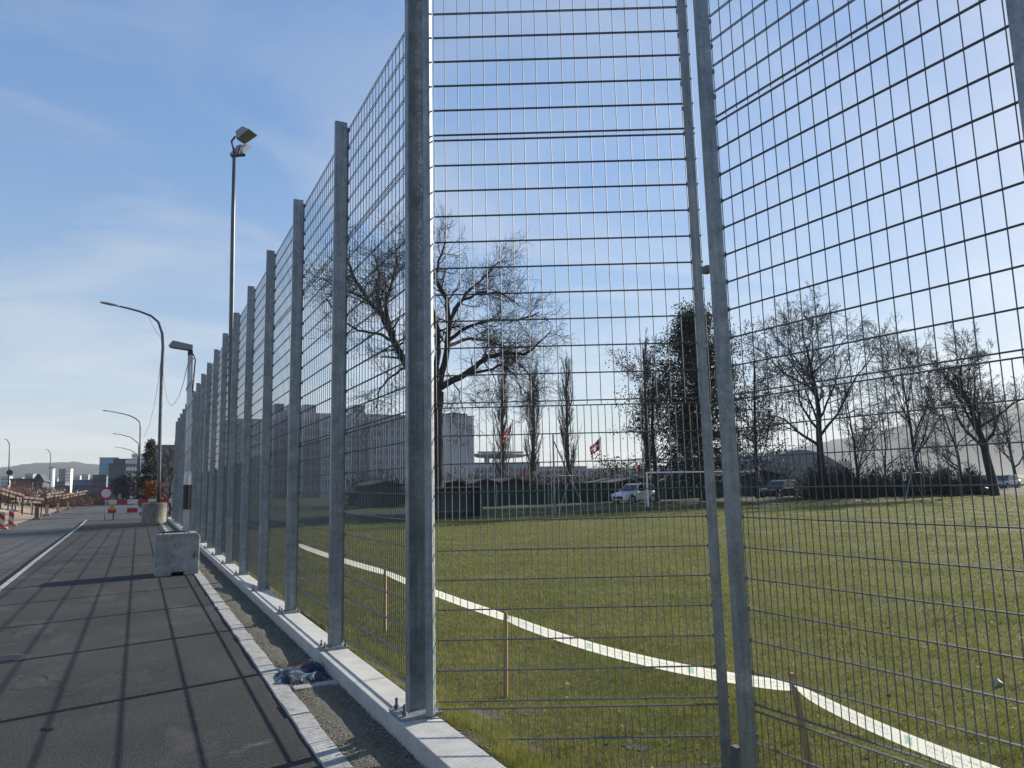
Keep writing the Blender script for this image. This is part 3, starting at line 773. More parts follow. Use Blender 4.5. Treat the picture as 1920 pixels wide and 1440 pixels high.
bare_tree(1660, 56, 12.5, 'bushy bare tree low behind the hedge', 17, r0=0.16, trunk=.12, spread=1.1, kidn=(12,8,6,4))
bare_tree(1425, 52, 13.0, 'bare tree peeping out right behind the gate post', 19, r0=0.2, trunk=.25, spread=1.0, kidn=(11,8,6,4))
bare_tree(1905, 48, 13.0, 'bare tree at the far right edge of the field', 23, r0=0.22, trunk=.2, spread=1.1, kidn=(12,8,6,4))
# --- poplars
def poplar(px, Y, ztop, label, seed, w=1.0):
    rg = np.random.default_rng(seed); T = [MB(), MB()]
    b = atY(px, 900, Y); base = np.array([b[0], Y, Z_FIELD - 0.1]); H = ztop - Z_FIELD
    P = dict(n=[8,6,4,3], wig=[.03,.07,.12,.16], up=[.03,.30,.25,.2], rmin=0.013, taper=.3, thick=1, sides=[8,4,3,3],
             kids=[70,7,4,0], t0=[.10,.2,.2,0], ang=[.55,.35,.4,.4], rr=[.34,.5,.6,.5], ratio=[.27*w,.4,.5,0])
    grow(T, base, np.array([0, 0, 1.0]), H, 0.30, 0, P, rg)
    return finish_tree('poplar_tree', label, T, base, BARK2, 'columnar poplars beyond the field')
poplar(944, 78, 15.0, 'leftmost of the three bare columnar poplars, behind a red flag', 41)
poplar(996, 80, 15.2, 'middle one of the three bare columnar poplars', 42)
poplar(1066, 74, 14.9, 'rightmost of the three bare columnar poplars, behind the net mast', 43)
poplar(1212, 70, 17.8, 'bare columnar poplar rising behind the dark leafy tree', 44, 0.8)
poplar(1290, 66, 17.5, 'bare columnar poplar hidden behind the dark evergreen', 45, 0.8)

# --- leafy trees: leaves are small quads in clumps
def leaf_soup(name, centres, per, spread, size, m, parent, rg, flat=0.7):
    n = len(centres) * per
    c = np.repeat(np.asarray(centres), per, axis=0) + rg.standard_normal((n, 3)) * spread * np.array([1, 1, flat])
    a = rg.standard_normal((n, 3)); a /= np.linalg.norm(a, axis=1, keepdims=True)
    b_ = np.cross(a, rg.standard_normal((n, 3))); b_ /= np.linalg.norm(b_, axis=1, keepdims=True)
    s = rg.uniform(size[0], size[1], (n, 1))
    V = np.stack([c - a*s, c + b_*s*0.45, c + a*s, c - b_*s*0.45], axis=1).reshape(-1, 3)
    return raw_mesh(name, V, np.arange(n*4).reshape(-1, 4), m, parent)
def leafy_tree(px, Y, ztop, label, seed, leafm, per=26, size=(0.05, 0.16), lspread=0.42, kidn=(26, 6, 3), spread=1.25, up=0.2, r0=0.28, trunk=0.16, ratio=.36, group='leafy trees around the playing field', zbase=Z_FIELD, name='evergreen_tree', flat=.6, npick=900):
    rg = np.random.default_rng(seed); T = [MB(), MB()]; tips = []
    b = atY(px, 900, Y); base = np.array([b[0], Y, zbase - 0.1]); H = ztop - zbase
    P = dict(n=[7,5,4,3], wig=[.04,.12,.2,.2], up=[.04,.05*up,.03*up,0], rmin=0.015, taper=.3, thick=1, sides=[8,5,3,3],
             kids=list(kidn)+[0], t0=[trunk,.25,.2,0], ang=[spread,.8,.7,.6], rr=[.36,.5,.5,.5], ratio=[ratio,.42,.5,0])
    grow(T, base, np.array([0, 0, 1.0]), H * 0.95, r0, 0, P, rg)
    t = thing(name, label, 'tree', base, group)
    T[0].build('trunk', BARK, t, smooth=True); T[1].build('branches', BARK, t)
    vv = np.concatenate(T[1].v); pick = vv[rg.random(len(vv)) < min(1, npick / len(vv))]
    leaf_soup('crown', pick, per, lspread, size, leafm, t, rg, flat)
    return t
leafy_tree(1232, 47, 11.2, 'sparse tree with withered brown leaves left of the dark evergreen', 52, DRYLEAF, per=9, size=(0.05, 0.13), lspread=.4, kidn=(16, 6, 4), spread=.95, up=2.0, ratio=.48, r0=.22, name='leafy_tree')
leafy_tree(1418, 45, 12.5, 'sparse brown leaved tree reaching out right of the gate post', 53, DRYLEAF, per=5, size=(0.05, 0.12), lspread=.4, kidn=(14, 6, 4), spread=.95, up=2.0, ratio=.46, r0=.2, name='leafy_tree')
# street side trees far left
def conifer(px, Y, ztop, rad, label, seed, zbase=-.2, nb=95, leafm=SPRUCE, per=22, ls=.13, size=(0.04, 0.13), name='spruce_tree', group='street side trees', r0=.14, jit=.3, steps=6, rise=-.22):
    rg = np.random.default_rng(seed); b = atY(px, 900, Y); base = np.array([b[0], Y, zbase]); H = ztop - zbase
    t = thing(name, label, 'tree', base, group)
    tr = MB(); tr.tube([base, base+[0,0,H*.5], base+[0,0,H]], [r0,r0*.55,.02], 8); tr.build('trunk', BARK, t)
    br = MB(); cen = []
    for k in range(nb):
        f = .10 + .88*(k+rg.random())/nb; L = rad*(1-f)**.75*rg.uniform(1-jit*1.6,1+jit*.7)+.1; a = rg.uniform(0, 6.28)
        p = base+[0,0,H*f]; e = p+np.array([math.cos(a)*L, math.sin(a)*L, rise*L+rg.normal()*.05*L])
        br.tube([p, (p+e)/2+[0,0,.04*L], e], [.03+r0*.12,.02+r0*.06,.008], 4, caps=False)
        for s in np.linspace(.25, 1, steps): cen.append(p+(e-p)*s+rg.standard_normal(3)*ls*.8)
    br.build('branches', BARK, t); leaf_soup('crown', cen, per, ls, size, leafm, t, rg, .6)
conifer(1316, 46, 16.2, 8.2, 'dense dark evergreen tree behind the slim tube frame', 51, Z_FIELD, 150, NEEDLE, 40, .46, (0.05,0.16), 'evergreen_tree', 'leafy trees around the playing field', .30, .5, 8, .02)
conifer(281, 75, 6.3, 1.55, 'dark green spruce beside the street behind the planter', 54)
leafy_tree(284, 68, 2.2, 'small orange autumn tree below the spruce', 55, RUST, per=9, size=(0.05, 0.12), lspread=.2, kidn=(14, 5, 3), spread=.9, up=2, ratio=.3, r0=.05, trunk=.3, group='street side trees', zbase=-.2, name='autumn_tree')
bare_tree(322, 62, 5.6, 'bare tree behind the far end of the mesh fence', 61, r0=.14, trunk=.2, spread=1.1, kidn=(11,8,6,4), zbase=-.2, bark=BARK2, group='street side trees')
for i, (px, Y, zt, lab) in enumerate(((221, 150, 4.6, 'leftmost bare street tree in front of the dark building'), (232, 135, 4.6, 'second bare street tree in front of the dark building'), (244, 122, 4.4, 'third bare street tree, before the white balcony building'), (254, 112, 4.2, 'rightmost bare street tree, nearest the second lamp mast'))):
    bare_tree(px, Y, zt, lab, 70+i, r0=.22, trunk=.16, spread=1.05, kidn=(12,7,6,4), zbase=-.2, bark=BARK2, group='bare street trees far down the road', rmin=0.03)

# --- bushes: tangles of thin twigs with a few leaves
def bush(name, label, c, size, n, m, seed, group, tw=(0.012, 0.5), cat='shrub'):
    rg = np.random.default_rng(seed)
    t = rg.random((n, 1)) ** 0.4; d = rg.standard_normal((n, 3)); d[:, 2] = np.abs(d[:, 2]) * 0.9; d /= np.linalg.norm(d, axis=1, keepdims=True)
    lob = 1 + 0.28*np.sin(3*np.arctan2(d[:, 1], d[:, 0]) + seed)[:, None] + 0.2*np.sin(7*d[:, :1]*3 + seed)
    q = d * t * np.array(size) * lob + np.array(c)
    o = d + rg.standard_normal((n, 3)) * 0.7 + np.array([0, 0, 0.4]); o /= np.linalg.norm(o, axis=1, keepdims=True)
    s = np.cross(o, rg.standard_normal((n, 3))); s /= np.linalg.norm(s, axis=1, keepdims=True)
    L = rg.uniform(0.4, 1.0, (n, 1)) * tw[1]; w = tw[0] * rg.uniform(0.6, 1.6, (n, 1))
    V = np.stack([q - s*w, q + s*w, q + o*L], axis=1).reshape(-1, 3)
    r = thing(name, label, cat, (c[0], c[1], c[2]), group)
    raw_mesh('branches', V, np.arange(n*3).reshape(-1, 3), m, r)
    st = MB()
    for i in range(5):
        e = np.array(c) + np.array([rg.uniform(-.4, .4)*size[0], rg.uniform(-.4, .4)*size[1], size[2]*.6])
        st.tube([np.array(c) - [0, 0, .1], (np.array(c)+e)/2 + [0, 0, .2], e], [.05, .04, .02], 5)
    st.build('stem', BARK2, r)
    return r
HEDGE = mat('dark hedge twig', [(0.014,0.014,0.010),(0.028,0.026,0.018),(0.05,0.04,0.03)], 2, 0.9, rnd=20)
BRUSH = mat('brown winter brush', [(0.045,0.030,0.022),(0.085,0.058,0.042)], 2, 0.9, rnd=20)
hx = ['at its left end beside the parked dark car', 'left of its middle', 'in its middle, left of the lattice mast', 'behind the lattice mast', 'right of the lattice mast', 'at its right end']
for i, px in enumerate((1545, 1600, 1655, 1708, 1762, 1815)):
    p = atY(px, 935, 40.2 - i*0.25)
    bush('hedge_shrub', 'dark hedge shrub along the field edge, ' + hx[i], (p[0], p[1], Z_FIELD), (2.6, 1.3, 2.5 + 0.3*math.sin(i*2.3)), 5200, HEDGE, 90+i, 'dark hedge along the far field edge', (0.03, 0.55))
bx = [(846, 70, 3.0), (905, 72, 3.0), (960, 72, 2.8), (1010, 70, 3.1), (1050, 74, 2.8), (1110, 76, 3.4), (1150, 78, 3.6), (690, 74, 3.2), (740, 72, 3.2), (1250, 66, 2.8), (1400, 62, 3.2), (1460, 60, 3.0)]
bl = ['below the grey tower block', 'left of the flag poplar', 'between the left and middle poplars', 'right of the middle poplar', 'at the foot of the right poplar', 'below the larger red flag', 'right of the larger red flag', 'seen through the first mesh bay', 'just left of the corner post', 'below the brown leaved tree', 'just right of the gate post', 'above the parked dark car']
for i, ((px, Y, h), s) in enumerate(zip(bx, bl)):
    p = atY(px, 900, Y)
    bush('winter_shrub', 'brown leafless shrub beyond the green screen, ' + s, (p[0], Y, Z_FIELD), (3.2, 1.8, h), 3000, BRUSH, 120+i, 'brown shrubs beyond the field', (0.03, 0.7))
rx = [(12, 92, 1.9), (38, 96, 1.9), (62, 98, 1.8), (88, 100, 1.5), (122, 118, 1.6), (150, 128, 1.7)]
rl = ['at the left picture edge', 'left of the gabled barn', 'in front of the gabled barn', 'right of the gabled barn', 'below the white tower', 'at the right end of the row']
for i, ((px, Y, h), s) in enumerate(zip(rx, rl)):
    p = atY(px, 905, Y)
    bush('red_brush', 'reddish brown brush beyond the construction site, ' + s, (p[0], Y, mound(p[0], Y) - .3), (4.6, 2.5, h), 9000, TWIGR, 150+i, 'reddish brush beyond the construction site', (0.012, 0.55))
# ================================================================== STREET FURNITURE
# concrete ballast block with temporary lamp pole
bk = thing('concrete_block', 'square pale concrete ballast block standing on the footway', 'concrete block', (0.745, 15.95, Z_PAVE))
b = MB(); x0, x1, y0, y1, z0, z1 = 0.345, 1.145, 15.92, 16.72, Z_PAVE, 0.70
b.prism([(x0,z0+.03),(x0+.02,z0),(x0+.30,z0),(x0+.30,z0+.07),(x0+.53,z0+.07),(x0+.53,z0),(x1-.02,z0),(x1,z0+.03),(x1,z1-.05),(x1-.05,z1),(x0+.05,z1),(x0,z1-.05)], 1, y0, y1)
b.build('body', BLOCKC, bk, bevel=0.015, recalc=True)
b = MB(); b.tube([(x0+.1,y0+.12,z1-.02),(x0+.13,y0+.12,z1+.035),(x0+.5,y0+.12,z1+.04),(x0+.55,y0+.12,z1-.02)], 0.012, 8); b.build('lifting_bar', DARKIRON, bk)
b = MB(); b.box(x0+.05, x0+.5, y0+.45, y0+.49, z1+.0005, z1+.02); b.build('steel_strip', DARKIRON, bk)

lp = thing('temporary_lamp', 'temporary street lamp with flat grey head on the concrete block', 'street lamp', (0.90, 16.35, z1))
P = np.array([0.90, 16.35])
b = MB(); b.tube([(P[0],P[1],0.703),(P[0]-.02,P[1],2.6),(P[0]-.05,P[1],4.42)], [.062,.055,.05], 14); pole = b.build('pole', SILVERP, lp, smooth=True)
b = MB(); b.tube([(P[0],P[1],1.16),(P[0],P[1],1.165),(P[0],P[1],1.66),(P[0],P[1],1.665)], [.07,.082,.082,.07], 16); b.build('black_sleeve', BLACKP, lp)
b = MB(); b.tube([(P[0],P[1],1.665),(P[0],P[1],1.85),(P[0],P[1],1.95)], [.08,.078,.058], 16); b.build('white_collar', SILVERP, lp)
b = MB()
hel = [(P[0]-.03+ .068*math.cos(a*1.0)+.0, P[1]+.068*math.sin(a), 2.0+a*.076) for a in np.linspace(0, 31, 120)]
b.tube(hel, .010, 5); b.build('wound_cable', mat('red white cable', [(0.5,0.12,0.12),(0.62,0.45,0.42)], 6, .6), lp)
q0, q1 = atY(316, 648, 16.35), atY(361, 657, 16.35)
b = MB()
d = (q1 - q0); up = np.array([0.0, 0, 1]); side = np.array([0, 1.0, 0])
b.add([q0+side*.09, q0-side*.09, q0+d*.16-side*.12+up*.11, q0+d*.16+side*.12+up*.11, q1+side*.12+up*.10, q1-side*.12+up*.10, q1-side*.11-up*.01, q1+side*.11-up*.01, q0+d*.1+side*.11-up*.03, q0+d*.1-side*.11-up*.03],
      [(0,1,2,3),(3,2,5,4),(4,5,6,7),(7,6,9,8),(8,9,1,0),(1,9,6,5,2),(0,3,4,7,8)])
b.build('lamp_head', LUMI, lp, bevel=.008, recalc=True)
b = MB(); b.tube([(P[0]-.05,P[1],4.4),(P[0]-.05,P[1],4.50)], [.06,.045], 12); b.tube([(P[0]-.05,P[1],4.35),(P[0]+.01,P[1],4.42),(P[0]+.05,P[1],4.30),(P[0]+.02,P[1],3.6)], .014, 6); b.build('bracket', DARKIRON, lp)

# round concrete planter carrying the arched lamp mast
pc = np.array([0.80, 43.5])
pt = thing('concrete_planter', 'round weathered concrete ring holding the nearest arched lamp mast', 'planter', (pc[0], pc[1], Z_PAVE))
b = MB(); n = 36
prof = [(.60,Z_PAVE),(.61,Z_PAVE+.03),(.61,.90),(.60,.93),(.50,.93),(.49,.90),(.49,.80)]
vv = [(pc[0]+r*math.cos(2*math.pi*i/n), pc[1]+r*math.sin(2*math.pi*i/n), z) for r, z in prof for i in range(n)]
ff = [(j*n+i, j*n+(i+1)%n, (j+1)*n+(i+1)%n, (j+1)*n+i) for j in range(len(prof)-1) for i in range(n)] + [tuple((len(prof)-1)*n+i for i in range(n))]
b.add(vv, ff); b.build('ring', OLDCONC, pt, smooth=False, recalc=True)
b = MB(); b.cyl(pc, .485, .801, .86, 20); b.build('ballast_fill', SOIL, pt)
b = MB(); b.bar((pc[0]-.25,pc[1]-.3,.97),(pc[0]+.3,pc[1]-.3,.97),.05,.05); b.build('steel_bar', DARKIRON, pt)

def arched_lamp(label, base, pts, head, r0, base_z, seed=0, dark=False):
    t = thing('arched_street_lamp', label, 'street lamp', base, 'arched street lamps along the road')
    pts = [np.array(p) for p in pts]
    b = MB(); b.tube(pts, np.linspace(r0, r0*.45, len(pts)), 12); b.build('mast', MASTM, t, smooth=True)
    a, e = np.array(head[0]), np.array(head[1]); dd = e - a; L = np.linalg.norm(dd); dd /= L
    s = np.cross(dd, [0,0,1.]); s /= np.linalg.norm(s); uu = np.cross(s, dd)
    b = MB(); sec = []
    for f, w, h in ((0,.05,.05),(.12,.09,.07),(.5,.16,.10),(.85,.14,.08),(1,.05,.04)):
        for i in range(10):
            an_ = i/10*2*math.pi; sec.append(a + dd*L*f + s*w*math.cos(an_) + uu*h*math.sin(an_)*(1 if math.sin(an_) > 0 else .45))
    b.add(sec, [(j*10+i, j*10+(i+1)%10, (j+1)*10+(i+1)%10, (j+1)*10+i) for j in range(4) for i in range(10)] + [tuple(range(9,-1,-1)), tuple(40+i for i in range(10))])
    b.build('lamp_head', LUMI, t, smooth=True, recalc=True)
    return t
Y0 = 43.5
A = [(297,942),(298,900),(300,800),(303,700),(305.5,650),(304,625),(297,604),(283,592),(262,584),(240,578),(222,574)]
arched_lamp('tall arched street lamp rising from the round concrete planter', (pc[0], pc[1], .8), [atY(x, y, Y0) for x, y in A], (atY(224, 574.5, Y0), atY(187, 567, Y0)), .10, .8)
def small_lamp(label, Y, xm, ybase, ytop, xt, yt, r=.1, left=True):
    B = [(xm-1, ybase), (xm, (ybase+ytop)/2), (xm+1, ytop+ (yt-ytop)*-.0)]
    dx = xt - xm
    B += [(xm+0.5, ytop-8*abs(dx)/70), (xm+dx*.12, ytop-16*abs(dx)/70), (xm+dx*.3, yt+(ytop-yt)*.28), (xm+dx*.6, yt+(ytop-yt)*.12), (xm+dx*.8, yt+1)]
    pts = [atY(x, y, Y) for x, y in B]
    arched_lamp(label, pts[0], pts, (atY(xm+dx*.78, yt+1.2, Y), atY(xt, yt, Y)), r, 0)
small_lamp('second arched street lamp down the road, left of the spruce', 100, 262, 952, 800, 192, 770)
small_lamp('third arched street lamp down the road', 140, 259, 938, 837, 211, 813, .11)
small_lamp('fourth arched street lamp down the road, small and far', 181, 257, 932, 858, 214, 838, .12)
small_lamp('arched street lamp at the left picture edge beyond the brush', 128, 17, 910, 832, 8, 823, .09)
small_lamp('far arched street lamp left of the white tower', 165, 94, 908, 851, 86, 842, .10)
# round sign plate on the left lamp
sg = atY(18, 886, 127.5)
b = MB(); b.tube([sg+[0,0.03,0], sg-[0,.03,0]], .42, 16); tag(b.build('round_sign', DARKIRON), 'dark round sign back on the lamp at the left picture edge', 'sign')
# span cables
def cable(label, pts, r=.012):
    b = MB(); b.tube(pts, r, 5); tag(b.build('hanging_cable', DARKIRON), label, 'cable', 'cables hanging between the lamps')
def hang(p, q, sag, n=16):
    p, q = np.array(p), np.array(q); t = np.linspace(0, 1, n)[:, None]
    c = p*(1-t) + q*t; c[:, 2] -= (4*t*(1-t))[:, 0]*sag; return c
cable('thin cable sagging between the temporary lamp and the arched lamp', [atY(x, y, Yv) for x, y, Yv in ((350,690,16.4),(344,718,19),(336,742,23),(327,757,28),(320,761,32),(313,748,37),(307,715,41),(304,675,43.5))], .007)
cable('thin cable running from the arched lamp to the second lamp', [atY(x, y, Yv) for x, y, Yv in ((302,672,43.5),(297,715,52),(289,762,66),(279,800,84),(268,823,100))], .014)
cable('short slack wire under the arm of the arched lamp', [atY(x, y, 43.6) for x, y in ((278,591),(284,606),(293,622),(303,636))], .009)

# floodlight mast inside the field
FY = 22.0
fm = thing('floodlight_mast', 'tall slim floodlight mast with two heads behind the fence', 'floodlight', (*atY(431, 990, FY)[:2], Z_FIELD))
b = MB(); pts = [atY(x, y, FY) for x, y in ((430,1000),(432,800),(434,600),(437,400),(439.5,292))]; pts[0][2] = Z_FIELD
b.tube(pts, [.085,.08,.07,.06,.055], 12); b.build('mast', MASTM, fm, smooth=True)
topc = atY(440, 288, FY)
b = MB(); b.bar(topc+[-.10,0,-.1], topc+[.30,0,.02], .07, .07); b.tube([topc, atY(434,265,FY), atY(441,256,FY)], .03, 8); b.tube([topc+[.1,0,0], atY(452,272,FY)], .03, 8); b.build('bracket', DARKIRON, fm)
def flood(q4, back, parent, m):
    """housing: open glass quad q4 tapering to a back block"""
    q = [np.array(a) for a in q4]; bc = [np.array(a) for a in back]
    b = MB(); b.add(q + bc, [(4,5,6,7)] + [(i, (i+1) % 4, 4+(i+1) % 4, 4+i) for i in range(4)])
    h = b.build('lamp_housing', LUMI, parent, recalc=True, bevel=.01)
    c = sum(q)/4; n_ = np.cross(q[1]-q[0], q[2]-q[0]); n_ /= np.linalg.norm(n_)
    if n_ @ (c - sum(bc)/4) < 0: n_ = -n_
    b = MB(); b.add([c + (a-c)*.93 + n_*.012 for a in q], [(0,1,2,3)]); b.build('lamp_glass', mat('flood glass', [(0.03,0.035,0.02)], 1, .15), parent)
A_ = [(443,260),(467,242),(483,254),(458,271)]
q4 = [atY(A_[0][0],A_[0][1],FY-.30), atY(A_[1][0],A_[1][1],FY-.30), atY(A_[2][0],A_[2][1],FY+.20), atY(A_[3][0],A_[3][1],FY+.20)]
cb_ = atY(452, 246, FY)
q4c = sum(q4)/4
bk4 = [cb_ + (q-q4c)*.55 + np.array([0,0,.03]) for q in q4]
flood(q4, bk4, fm, MASTM)
B_ = [(429,291),(442,277),(474,275),(456,288)]
q4 = [atY(B_[0][0],B_[0][1],FY+.3), atY(B_[1][0],B_[1][1],FY+.7), atY(B_[2][0],B_[2][1],FY+.7), atY(B_[3][0],B_[3][1],FY+.3)]
q4c = sum(q4)/4; bk4 = [q4c + (q-q4c)*.6 + np.array([0,.05,.16]) for q in q4]
flood(q4, bk4, fm, MASTM)

# road closure barrier with sign
REDW = stripe_mat('red white boards', (0.42,0.02,0.035), (0.62,0.62,0.63), 0, 1.16, 0, .5, .1)
br = thing('road_barrier', 'red and white two board road closure barrier behind the planter', 'barrier', (0.0, 50.5, Z_ROAD))
p0, p1 = atY(203, 946, 50.5), atY(352, 946, 50.5)
for zt, ph in ((.95, 0), (.42, .5)):
    b = MB(); b.box(p0[0], p1[0], 50.48, 50.52, zt-.14, zt+.14)
    o = b.build('board', stripe_mat('red white boards', (0.42,0.02,0.035), (0.62,0.62,0.63), 0, 1.16, 0, .5, ph), br)
for x in (p0[0]+.3, (p0[0]+p1[0])/2+.2, p1[0]-.3):
    b = MB(); b.box(x-.03, x+.03, 50.53, 50.59, Z_ROAD, 1.1); b.build('upright', DARKIRON, br)
    b = MB(); b.box(x-.2, x+.2, 50.3, 50.8, Z_ROAD, Z_ROAD+.1); b.build('foot', BLACKP, br)
b = MB(); b.box(p0[0]+.1, p0[0]+.34, 50.42, 50.475, .46, .80); b.build('warning_light', mat('amber plastic', [(0.5,0.28,0.05)], 1, .4), br)
rs = thing('no_entry_sign', 'round white sign with red ring for closed road', 'road sign', (*atY(200, 975, 50.0)[:2], Z_ROAD))
s0 = atY(199, 925, 50.0)
b = MB(); b.tube([(s0[0],50.06,Z_ROAD),(s0[0],50.06,s0[2]+.3)], .03, 8); b.build('sign_post', GALV2, rs)
b = MB(); b.box(s0[0]-.25, s0[0]+.25, 49.85, 50.3, Z_ROAD, Z_ROAD+.1); b.build('foot', BLACKP, rs)
b = MB(); b.tube([(s0[0],50.02,s0[2]),(s0[0],50.0,s0[2])], .38, 28); b.build('red_ring', mat('sign red', [(0.36,0.012,0.03)], 1, .4), rs)
b = MB(); b.tube([(s0[0],49.999,s0[2]),(s0[0],49.994,s0[2])], .26, 28); b.build('white_face', mat('sign white', [(0.55,0.55,0.56)], 1, .4), rs)

# guide beacons along the road edge
BEAC = stripe_mat('beacon stripes', (0.45,0.03,0.03), (0.62,0.60,0.56), 2, .50, .9, .6, 0, .5)
BACK = mat('weathered beacon back', [(0.085,0.06,0.04),(0.16,0.12,0.09)], 7, .85)
bl_ = ['cut by the left picture edge', 'nearest fully visible, red arrow stripes', 'third from the left', 'fourth from the left', 'fifth from the left', 'sixth from the left', 'seventh from the left', 'farthest of the row']
for i, (px, py) in enumerate(((2,992),(20,986),(68,974),(87,967),(108,961),(127,955),(139,951),(150,947))):
    p = atZ(px, py, Z_ROAD+.02); h = .84
    t = thing('guide_beacon', 'upright guide beacon on the road edge, ' + bl_[i], 'beacon', p, 'guide beacons along the left road edge')
    b = MB(); b.prism([(-.125,.1),(.125,.1),(.125,h),(.06,h+.03),(-.06,h+.03),(-.125,h)], 1, -.02, .02)
    o = b.build('panel', BEAC if i < 2 or i == 7 else BACK, None, recalc=True); o.parent = t; o.rotation_euler = (0, 0, R(8 if i < 2 else 25))
    b = MB(); b.prism([(-.3,0),(.3,0),(.2,.1),(-.2,.1)], 1, -.18, .18); o = b.build('rubber_foot', PINK, None, recalc=True); o.parent = t
# weathered red-white plank barriers in the site
WREDW = stripe_mat('weathered red white planks', (0.10,0.05,0.04), (0.19,0.145,0.12), 0, 1.0, 0, .8, 0, .8)
pl_ = [(0,916,45,929,58,2), (20,930,82,936,62,2), (66,930,120,922,72,2), (112,930,165,920,88,2)]
pll = ['highest on the earth mound at the left', 'along the foot of the mound', 'in the middle behind the beacons', 'farthest one near the closed road sign', 'lowest one at the left picture edge']
for i, (xa, ya, xb, yb, Yv, nb) in enumerate(pl_):
    a, c = atY(xa, ya, Yv), atY(xb, yb, Yv + 6)
    t = thing('plank_barrier', 'weathered red and white plank barrier, ' + pll[i], 'barrier', a, 'plank barriers on the construction site')
    L = float(np.linalg.norm((c-a)[:2])); an_ = math.atan2(c[1]-a[1], c[0]-a[0]); sl = (c[2]-a[2])/L
    for k in range(nb):
        b = MB(); b.add([(0,-.02,-.08),(L,-.02,-.08+sl*L),(L,.02,-.08+sl*L),(0,.02,-.08),(0,-.02,.08),(L,-.02,.08+sl*L),(L,.02,.08+sl*L),(0,.02,.08)], [(3,2,1,0),(4,5,6,7),(0,1,5,4),(1,2,6,5),(2,3,7,6),(3,0,4,7)])
        o = b.build('plank', WREDW, None); o.parent = t; o.location = (0, 0.12*k, -.27*k); o.rotation_euler = (0, 0, an_ + .02*k)
    for f in np.linspace(.06, .94, 4):
        q = a + (c-a)*f
        b = MB(); b.box(q[0]-.04, q[0]+.04, q[1]+.05, q[1]+.12, q[2]-1.3, q[2]+.1); b.build('support', DARKIRON, t)
# rubble heap
for i, (px, py, Yv, s) in enumerate(((42,944,56,.55),(82,922,80,1.0),(104,921,84,.8))):
    p = atY(px, py, Yv); b = MB(); rg = np.random.default_rng(300+i)
    t = thing('rubble_heap', ['small heap of broken concrete at the foot of the mound','pale rubble heap in the middle of the site','small pale rubble heap right of the other one'][i], 'rubble', p, 'rubble on the construction site')
    for k in range(16):
        c = p + rg.standard_normal(3)*np.array([s, s*.5, s*.22]); e = rg.uniform(.06,.20,3)*s
        b = MB(); b.add([c+np.array([i1,j1,k1])*e*rg.uniform(.6,1.2,3) for i1 in (-1,1) for j1 in (-1,1) for k1 in (-1,1)], [(0,1,3,2),(4,6,7,5),(0,4,5,1),(2,3,7,6),(0,2,6,4),(1,5,7,3)])
        b.build('chunk', OLDCONC, t, recalc=True)

# rags, stick, drain cover
rg = np.random.default_rng(77)
def rag_material():
    m = bpy.data.materials.new('mixed rags'); m.use_nodes = True; N, L = m.node_tree.nodes, m.node_tree.links
    t = N.new('ShaderNodeTexCoord'); v = N.new('ShaderNodeTexVoronoi'); v.inputs['Scale'].default_value = 13; v.inputs['Randomness'].default_value = 1
    n = N.new('ShaderNodeTexNoise'); n.inputs['Scale'].default_value = 14; ad = N.new('ShaderNodeMixRGB'); ad.inputs[0].default_value = .12
    L.new(t.outputs['Object'], ad.inputs[1]); L.new(n.outputs['Color'], ad.inputs[2]); L.new(t.outputs['Object'], n.inputs['Vector']); L.new(ad.outputs[0], v.inputs['Vector'])
    r = N.new('ShaderNodeValToRGB'); r.color_ramp.interpolation = 'CONSTANT'
    cols = [(0,(0.012,0.018,0.035)),(.36,(0.03,0.055,0.09)),(.56,(0.26,0.26,0.28)),(.63,(0.018,0.022,0.035)),(.78,(0.18,0.055,0.03)),(.86,(0.07,0.13,0.16)),(.93,(0.42,0.42,0.43))]
    while len(r.color_ramp.elements) < len(cols): r.color_ramp.elements.new(.5)
    for e, (p, c) in zip(r.color_ramp.elements, cols): e.position = p; e.color = (*c, 1)
    sx = N.new('ShaderNodeSeparateColor'); L.new(v.outputs['Color'], sx.inputs[0]); L.new(sx.outputs[0], r.inputs[0])
    b = N['Principled BSDF']; b.inputs['Roughness'].default_value = .8; L.new(r.outputs[0], b.inputs['Base Color']); return m
RAG = rag_material()
rc = atZ(568, 1268, Z_PAVE)
t = thing('rag_pile', 'crumpled pile of dark blue, white and rust coloured rags beside the plinth', 'rags', (rc[0], rc[1], Z_PAVE))
nn = 46
for layer, (ox, oy, sx_, sy_, hz) in enumerate(((0,0,.27,.38,.13),(-.09,-.14,.16,.20,.13),(.06,-.20,.16,.14,.11),(.05,.16,.17,.20,.14))):
    V = []
    ph = rg.uniform(0, 6.28, 14); kx = rg.uniform(-12, 12, (14, 2)); am = rg.uniform(.3, 1, 14)
    for i in range(nn):
        for j in range(nn):
            u, w = (i/(nn-1)-.5)*2, (j/(nn-1)-.5)*2; rad = math.hypot(u, w)
            fold = sum(am[k]*(1-abs(math.sin(kx[k,0]*u*.22+kx[k,1]*w*.22+ph[k]))) for k in range(14))/7
            edge_ = max(0, 1-rad**3)
            sq = 1/ max(1, rad)
            V.append((rc[0]+ox+sx_*u*sq*(1+.12*math.sin(5*w+ph[0])), rc[1]+oy+sy_*w*sq*(1+.12*math.sin(6*u+ph[1])), Z_PAVE-.02+hz*edge_*(.12+.95*fold)))
    b = MB(); b.add(V, [(i*nn+j, (i+1)*nn+j, (i+1)*nn+j+1, i*nn+j+1) for i in range(nn-1) for j in range(nn-1)])
    b.build('crumpled_cloth', RAG, t, recalc=True, smooth=True)
sp = atZ(90, 1365, Z_PAVE+.008)
